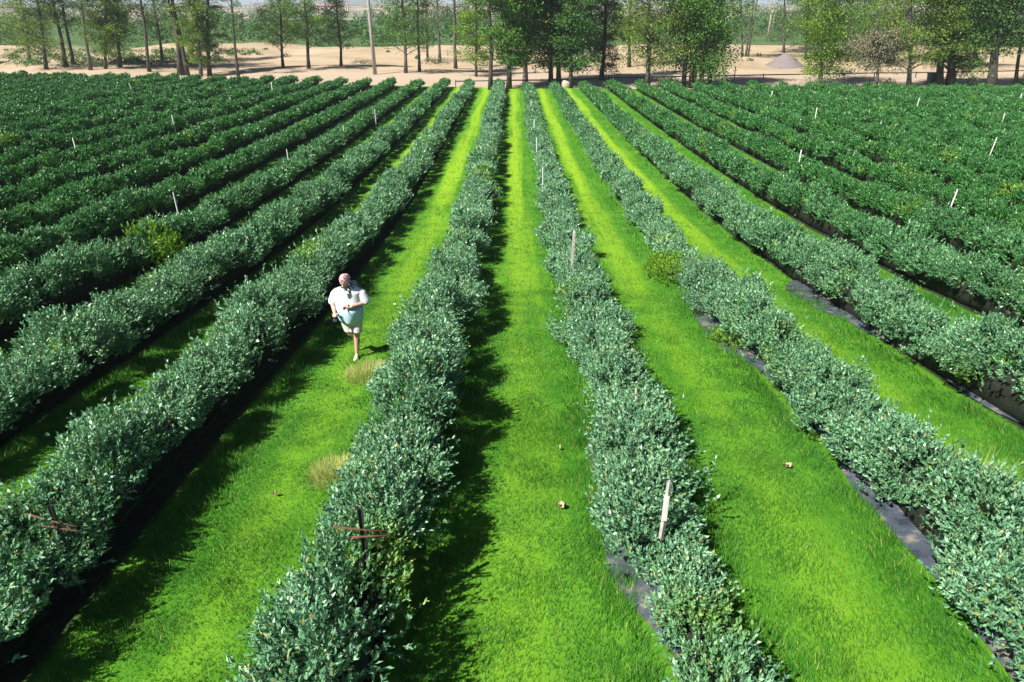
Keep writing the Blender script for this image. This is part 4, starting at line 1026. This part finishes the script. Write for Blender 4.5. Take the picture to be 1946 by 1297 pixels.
def person():
    p = ground_at(676, 679)
    root = empty('person', p, 'person in loose white shirt and pink bandana walking between hedges, arm bent across belly', 'person', None, .06)
    k = 0.985; root.scale = (k, k, k)
    def cap(mb, a, b_, r0, r1, n=12):
        a, b_ = Vector(a), Vector(b_); t = (b_ - a).normalized()
        mb.tube([a - t * r0 * .8, a - t * r0 * .4, a, (a + b_) / 2, b_, b_ + t * r1 * .4, b_ + t * r1 * .8], [r0 * .5, r0 * .9, r0, (r0 + r1) / 2, r1, r1 * .9, r1 * .5], n)
    mb = MB()
    # trunk, neck
    mb.loft([[Vector((rx * math.cos(t), cy + ry * math.sin(t), z)) for t in np.linspace(0, 2 * math.pi, 20, endpoint=False)] for z, cy, rx, ry in ((.80, 0, .13, .11), (.88, 0, .19, .15), (1.0, -.03, .20, .18), (1.12, -.04, .20, .185), (1.26, -.03, .20, .16), (1.38, -.03, .18, .12), (1.43, -.05, .09, .08))])
    cap(mb, (0, -.06, 1.42), (-.015, -.13, 1.52), .062, .058)
    # head, bent forward and a little to the side
    R = Matrix.Rotation(math.radians(36), 3, 'X') @ Matrix.Rotation(math.radians(-10), 3, 'Z')
    hc = Vector((-.02, -.165, 1.605))
    def H(x, y, z): return hc + R @ Vector((x, y, z))
    mb.ball(H(0, .01, .02), (.078, .096, .105), 20, R)
    mb.ball(H(0, -.028, -.055), (.056, .062, .060), 16, R)        # jaw
    mb.tube([H(0, -.086, .025), H(0, -.104, -.002), H(0, -.112, -.018), H(0, -.09, -.03)], [.009, .012, .016, .010], 8)   # nose
    for s_ in (-1, 1):
        mb.ball(H(.078 * s_, .012, .0), (.010, .022, .032), 10, R)  # ears
        mb.ball(H(.030 * s_, -.084, .034), (.024, .012, .008), 10, R)  # brows
    mb.tube([H(-.024, -.083, -.052), H(0, -.090, -.050), H(.024, -.083, -.052)], [.005, .008, .005], 6)   # lips
    # arms
    cap(mb, (-.205, -.03, 1.375), (-.31, -.01, 1.13), .056, .046); cap(mb, (-.31, -.01, 1.13), (-.255, -.19, 1.02), .044, .030)
    cap(mb, (.205, -.03, 1.375), (.315, -.04, 1.14), .056, .046); cap(mb, (.315, -.04, 1.14), (.075, -.262, 1.15), .046, .031)
    def hand(w, f, side, curl):
        """w wrist, f finger direction, side towards the thumb; palm, four fingers and a thumb"""
        w, f, side = Vector(w), Vector(f).normalized(), Vector(side).normalized()
        nrm = f.cross(side).normalized() * curl
        rot = Matrix((side, f, nrm)).transposed()
        mb.ball(w + f * .052, (.040, .054, .018), 14, rot)
        for i, (o_, L_) in enumerate(((.028, .070), (.010, .078), (-.009, .073), (-.027, .058))):
            b0 = w + f * .088 + side * o_
            mid = b0 + f * L_ * .5 + nrm * .012; tip = b0 + f * L_ * .82 + nrm * (.040 + .004 * i)
            mb.tube([b0 - f * .02, b0, mid, tip], [.0095, .0098, .009, .007], 7)
        t0 = w + f * .03 + side * .034
        mb.tube([t0, t0 + side * .026 + f * .022 + nrm * .012, t0 + side * .030 + f * .052 + nrm * .026], [.013, .011, .008], 7)
    hand((-.253, -.20, 1.012), (.12, -.85, -.35), (.9, .1, .1), 1)
    hand((.07, -.265, 1.15), (-1, -.12, -.10), (0, -.1, 1), -1)
    # legs: left one planted, right one swinging behind
    cap(mb, (.085, 0, .86), (.075, -.05, .49), .088, .058); cap(mb, (.075, -.05, .49), (.035, -.02, .09), .058, .036)
    mb.ball((.068, .005, .35), (.050, .052, .10), 12)
    cap(mb, (-.09, 0, .86), (-.055, .03, .50), .088, .058); cap(mb, (-.055, .03, .50), (-.01, .33, .27), .056, .036)
    mb.ball((-.04, .16, .42), (.048, .06, .075), 12)
    o = mb.build('body', M['skin'], root); remesh(o, .0062, 3)
    for s_ in (-1, 1):
        MB().ball(H(.030 * s_, -.081, .020), (.013, .008, .008), 10, R).build('eye', M['eye'], root)
    def foot(name, a, toe):
        mb = MB(); a, toe = Vector(a), Vector(toe); d = (toe - a)
        up = Vector((0, 0, 1)) if abs(d.normalized().z) < .7 else Vector((0, 1, 0))
        sx_ = d.cross(up).normalized(); u2 = sx_.cross(d).normalized()
        rings = []
        for t, w, hgt in ((-.28, .025, .05), (-.15, .036, .085), (.1, .040, .095), (.45, .046, .062), (.8, .050, .045), (1.0, .040, .034), (1.1, .018, .015)):
            c = a + d * t
            rings.append([c + sx_ * w * math.cos(q) + u2 * (hgt * max(-.0, math.sin(q)) - .012 * (math.sin(q) < 0)) for q in np.linspace(0, 2 * math.pi, 14, endpoint=False)])
        mb.loft(rings); mb.build(name, M['shoe'], root)
    foot('shoe', (.035, -.02, .014), (.025, -.19, .014)); foot('shoe', (-.01, .36, .21), (-.01, .33, .04))
    # shirt with loose elbow sleeves
    def ring(z, cx, cy, rx, ry, wob=0, ph=0):
        return [Vector((cx + rx * math.cos(t) * (1 + wob * math.sin(5 * t + ph)), cy + ry * math.sin(t) * (1 + wob * math.sin(5 * t + ph)), z + wob * .25 * math.sin(3 * t + ph))) for t in np.linspace(0, 2 * math.pi, 40, endpoint=False)]
    mb = MB()
    mb.loft([ring(1.475, -.005, -.085, .078, .075), ring(1.455, 0, -.07, .12, .095), ring(1.425, 0, -.05, .20, .13), ring(1.36, 0, -.04, .262, .165, .01), ring(1.25, 0, -.04, .245, .175, .015, 1), ring(1.12, 0, -.05, .240, .190, .02, 2), ring(1.0, 0, -.045, .230, .188, .03, 3), ring(.90, 0, -.04, .215, .175, .04, 3.6)])
    for s_, el in ((-1, (-.305, -.012, 1.13)), (1, (.312, -.045, 1.145))):
        sh = Vector((.195 * s_, -.035, 1.35)); e = Vector(el); d = e - sh
        mb.tube([sh - d * .1, sh + d * .2, sh + d * .55, sh + d * .85, e + d * .05], [.075, .100, .098, .092, .080], 16)
    o = mb.build('shirt', M['shirt'], root); remesh(o, .0095, 3)
    # pale blue lower cloth, gathered towards the hem
    mb = MB()
    mb.loft([ring(1.10, 0, -.05, .243, .196, .01, 2), ring(1.11, 0, -.05, .247, .200, .012, 2), ring(1.0, 0, -.045, .243, .202, .025, 2.4), ring(.90, 0, -.035, .233, .192, .035, 3), ring(.81, 0, -.02, .215, .178, .05, 3.5), ring(.75, 0, -.012, .20, .165, .07, 4), ring(.755, 0, -.012, .19, .155, .07, 4), ring(.82, 0, -.02, .195, .16, .04, 3.5)])
    mb.build('waist_cloth', M['shirt_blue'], root)
    # shorts
    mb = MB()
    mb.loft([ring(.72, 0, -.0, .17, .14), ring(.80, 0, 0, .20, .165), ring(.90, 0, 0, .19, .16)])
    for hip, kn, fl in (((.088, 0, .80), (.075, -.045, .545), .106), ((-.092, 0, .80), (-.06, .03, .56), .104)):
        a, b_ = Vector(hip), Vector(kn); mb.tube([a, a * .5 + b_ * .5, b_], [.118, .112, fl], 18)
    o = mb.build('shorts', M['shorts'], root); remesh(o, .009, 2)
    # pink bandana over the head, striped scarf on the shoulder
    mb = MB()
    rings = []
    for th, e in ((1.78, .004), (1.55, .007), (1.2, .009), (.85, .010), (.5, .012), (.2, .016)):
        rr_ = []
        for q in np.linspace(0, 2 * math.pi, 24, endpoint=False):
            back = max(0, math.sin(q)); t2 = th * (1 + .22 * back) if th > 1 else th
            w = .003 * math.sin(q * 7 + th * 3)
            rr_.append(H((.078 + e + w) * math.sin(t2) * math.cos(q), .01 + (.096 + e + w) * math.sin(t2) * math.sin(q), .03 + (.105 + e) * math.cos(t2)))
        rings.append(rr_)
    rings.append([H(.006 * math.cos(q), .03 + .006 * math.sin(q), .165) for q in np.linspace(0, 2 * math.pi, 24, endpoint=False)])
    mb.loft(rings)
    mb.tube([H(0, .11, .02), H(.01, .135, -.03), H(.02, .13, -.10), H(.03, .14, -.16)], [.03, .04, .045, .012], 9)
    mb.build('bandana', M['bandana'], root)
    mb = MB()
    mb.tube([Vector((.03, .01, 1.53)), Vector((.07, -.02, 1.53)), Vector((.11, .0, 1.50)), Vector((.17, -.03, 1.455))], [.03, .042, .05, .03], 10)
    mb.tube([Vector((-.10, -.11, 1.47)), Vector((-.04, -.165, 1.452)), Vector((.03, -.175, 1.45)), Vector((.10, -.12, 1.468)), Vector((.12, -.03, 1.485)), Vector((.03, .03, 1.49))], [.02, .03, .034, .036, .04, .03], 10)
    mb.tube([Vector((.03, -.185, 1.45)), Vector((.035, -.215, 1.38)), Vector((.02, -.225, 1.31))], [.03, .028, .012], 8)
    mb.build('scarf', M['stripes'], root)
    return root, k
pr, pk = person()
bpy.context.view_layer.update()
mb = MB(); mb.box((0, 0, 0), (.072, .012, .145))
ph = mb.build('phone', M['phone'], None, smooth=False, bevel=.005)
ph.matrix_world = pr.matrix_world @ Matrix.Translation((-.232, -.305, .945)) @ Matrix.Rotation(-.9, 4, 'X')
ph.scale = (1, 1, 1)
tag(ph, 'small dark phone held in the right hand of the walking person', 'phone')

# small things lying in the lanes
M['leaf_dry'] = simple('dry leaf', (.55, .42, .26), .8, .3, 30)
for i, (px, py, s_, lab) in enumerate(((1065, 968, .062, 'crumpled pale dry leaf lying on the central grass lane'), (1495, 892, .06, 'pinkish dry leaf on the grass lane right of the low hedge'), (523, 945, .03, 'tiny pale leaf on the shaded-edge grass lane at left'), (1062, 858, .03, 'tiny tan leaf on the central lane above the crumpled one'))):
    p = ground_at(px, py); r = random.Random(i + 9)
    mb = MB()
    for j in range(5):
        a = j * 1.26 + r.random() * .5; d = Vector((math.cos(a), math.sin(a), .25)); sd = Vector((-math.sin(a), math.cos(a), 0))
        L_ = s_ * r.uniform(.7, 1.2)
        mb.loft([[d * L_ * t - sd * w * s_ + Vector((0, 0, .02)), d * L_ * t + Vector((0, 0, .008)), d * L_ * t + sd * w * s_ + Vector((0, 0, .025 + .01 * j))] for t, w in ((0, .1), (.4, .38), (.75, .3), (1, .03))], cap=False, closed=False)
    o = mb.build('fallen_leaf', M['leaf_dry'], None, loc=p + Vector((0, 0, .03))); tag(o, lab, 'leaf')

# ------------------------------------------------------------------ haze over the whole country
hz = bpy.data.materials.new('haze'); hz.use_nodes = True
hn = hz.node_tree; hn.nodes.remove(hn.nodes['Principled BSDF'])
pv = hn.nodes.new('ShaderNodeVolumePrincipled'); pv.inputs['Color'].default_value = (.80, .88, 1.0, 1); pv.inputs['Density'].default_value = .0003; pv.inputs['Anisotropy'].default_value = .0
hn.links.new(pv.outputs[0], hn.nodes['Material Output'].inputs['Volume'])

o = MB().box((0, 2900, 44), (12400, 6300, 94)).build('haze', hz, None, smooth=False)
tag(o, 'thin bluish haze over the far country', 'haze', kind='stuff')
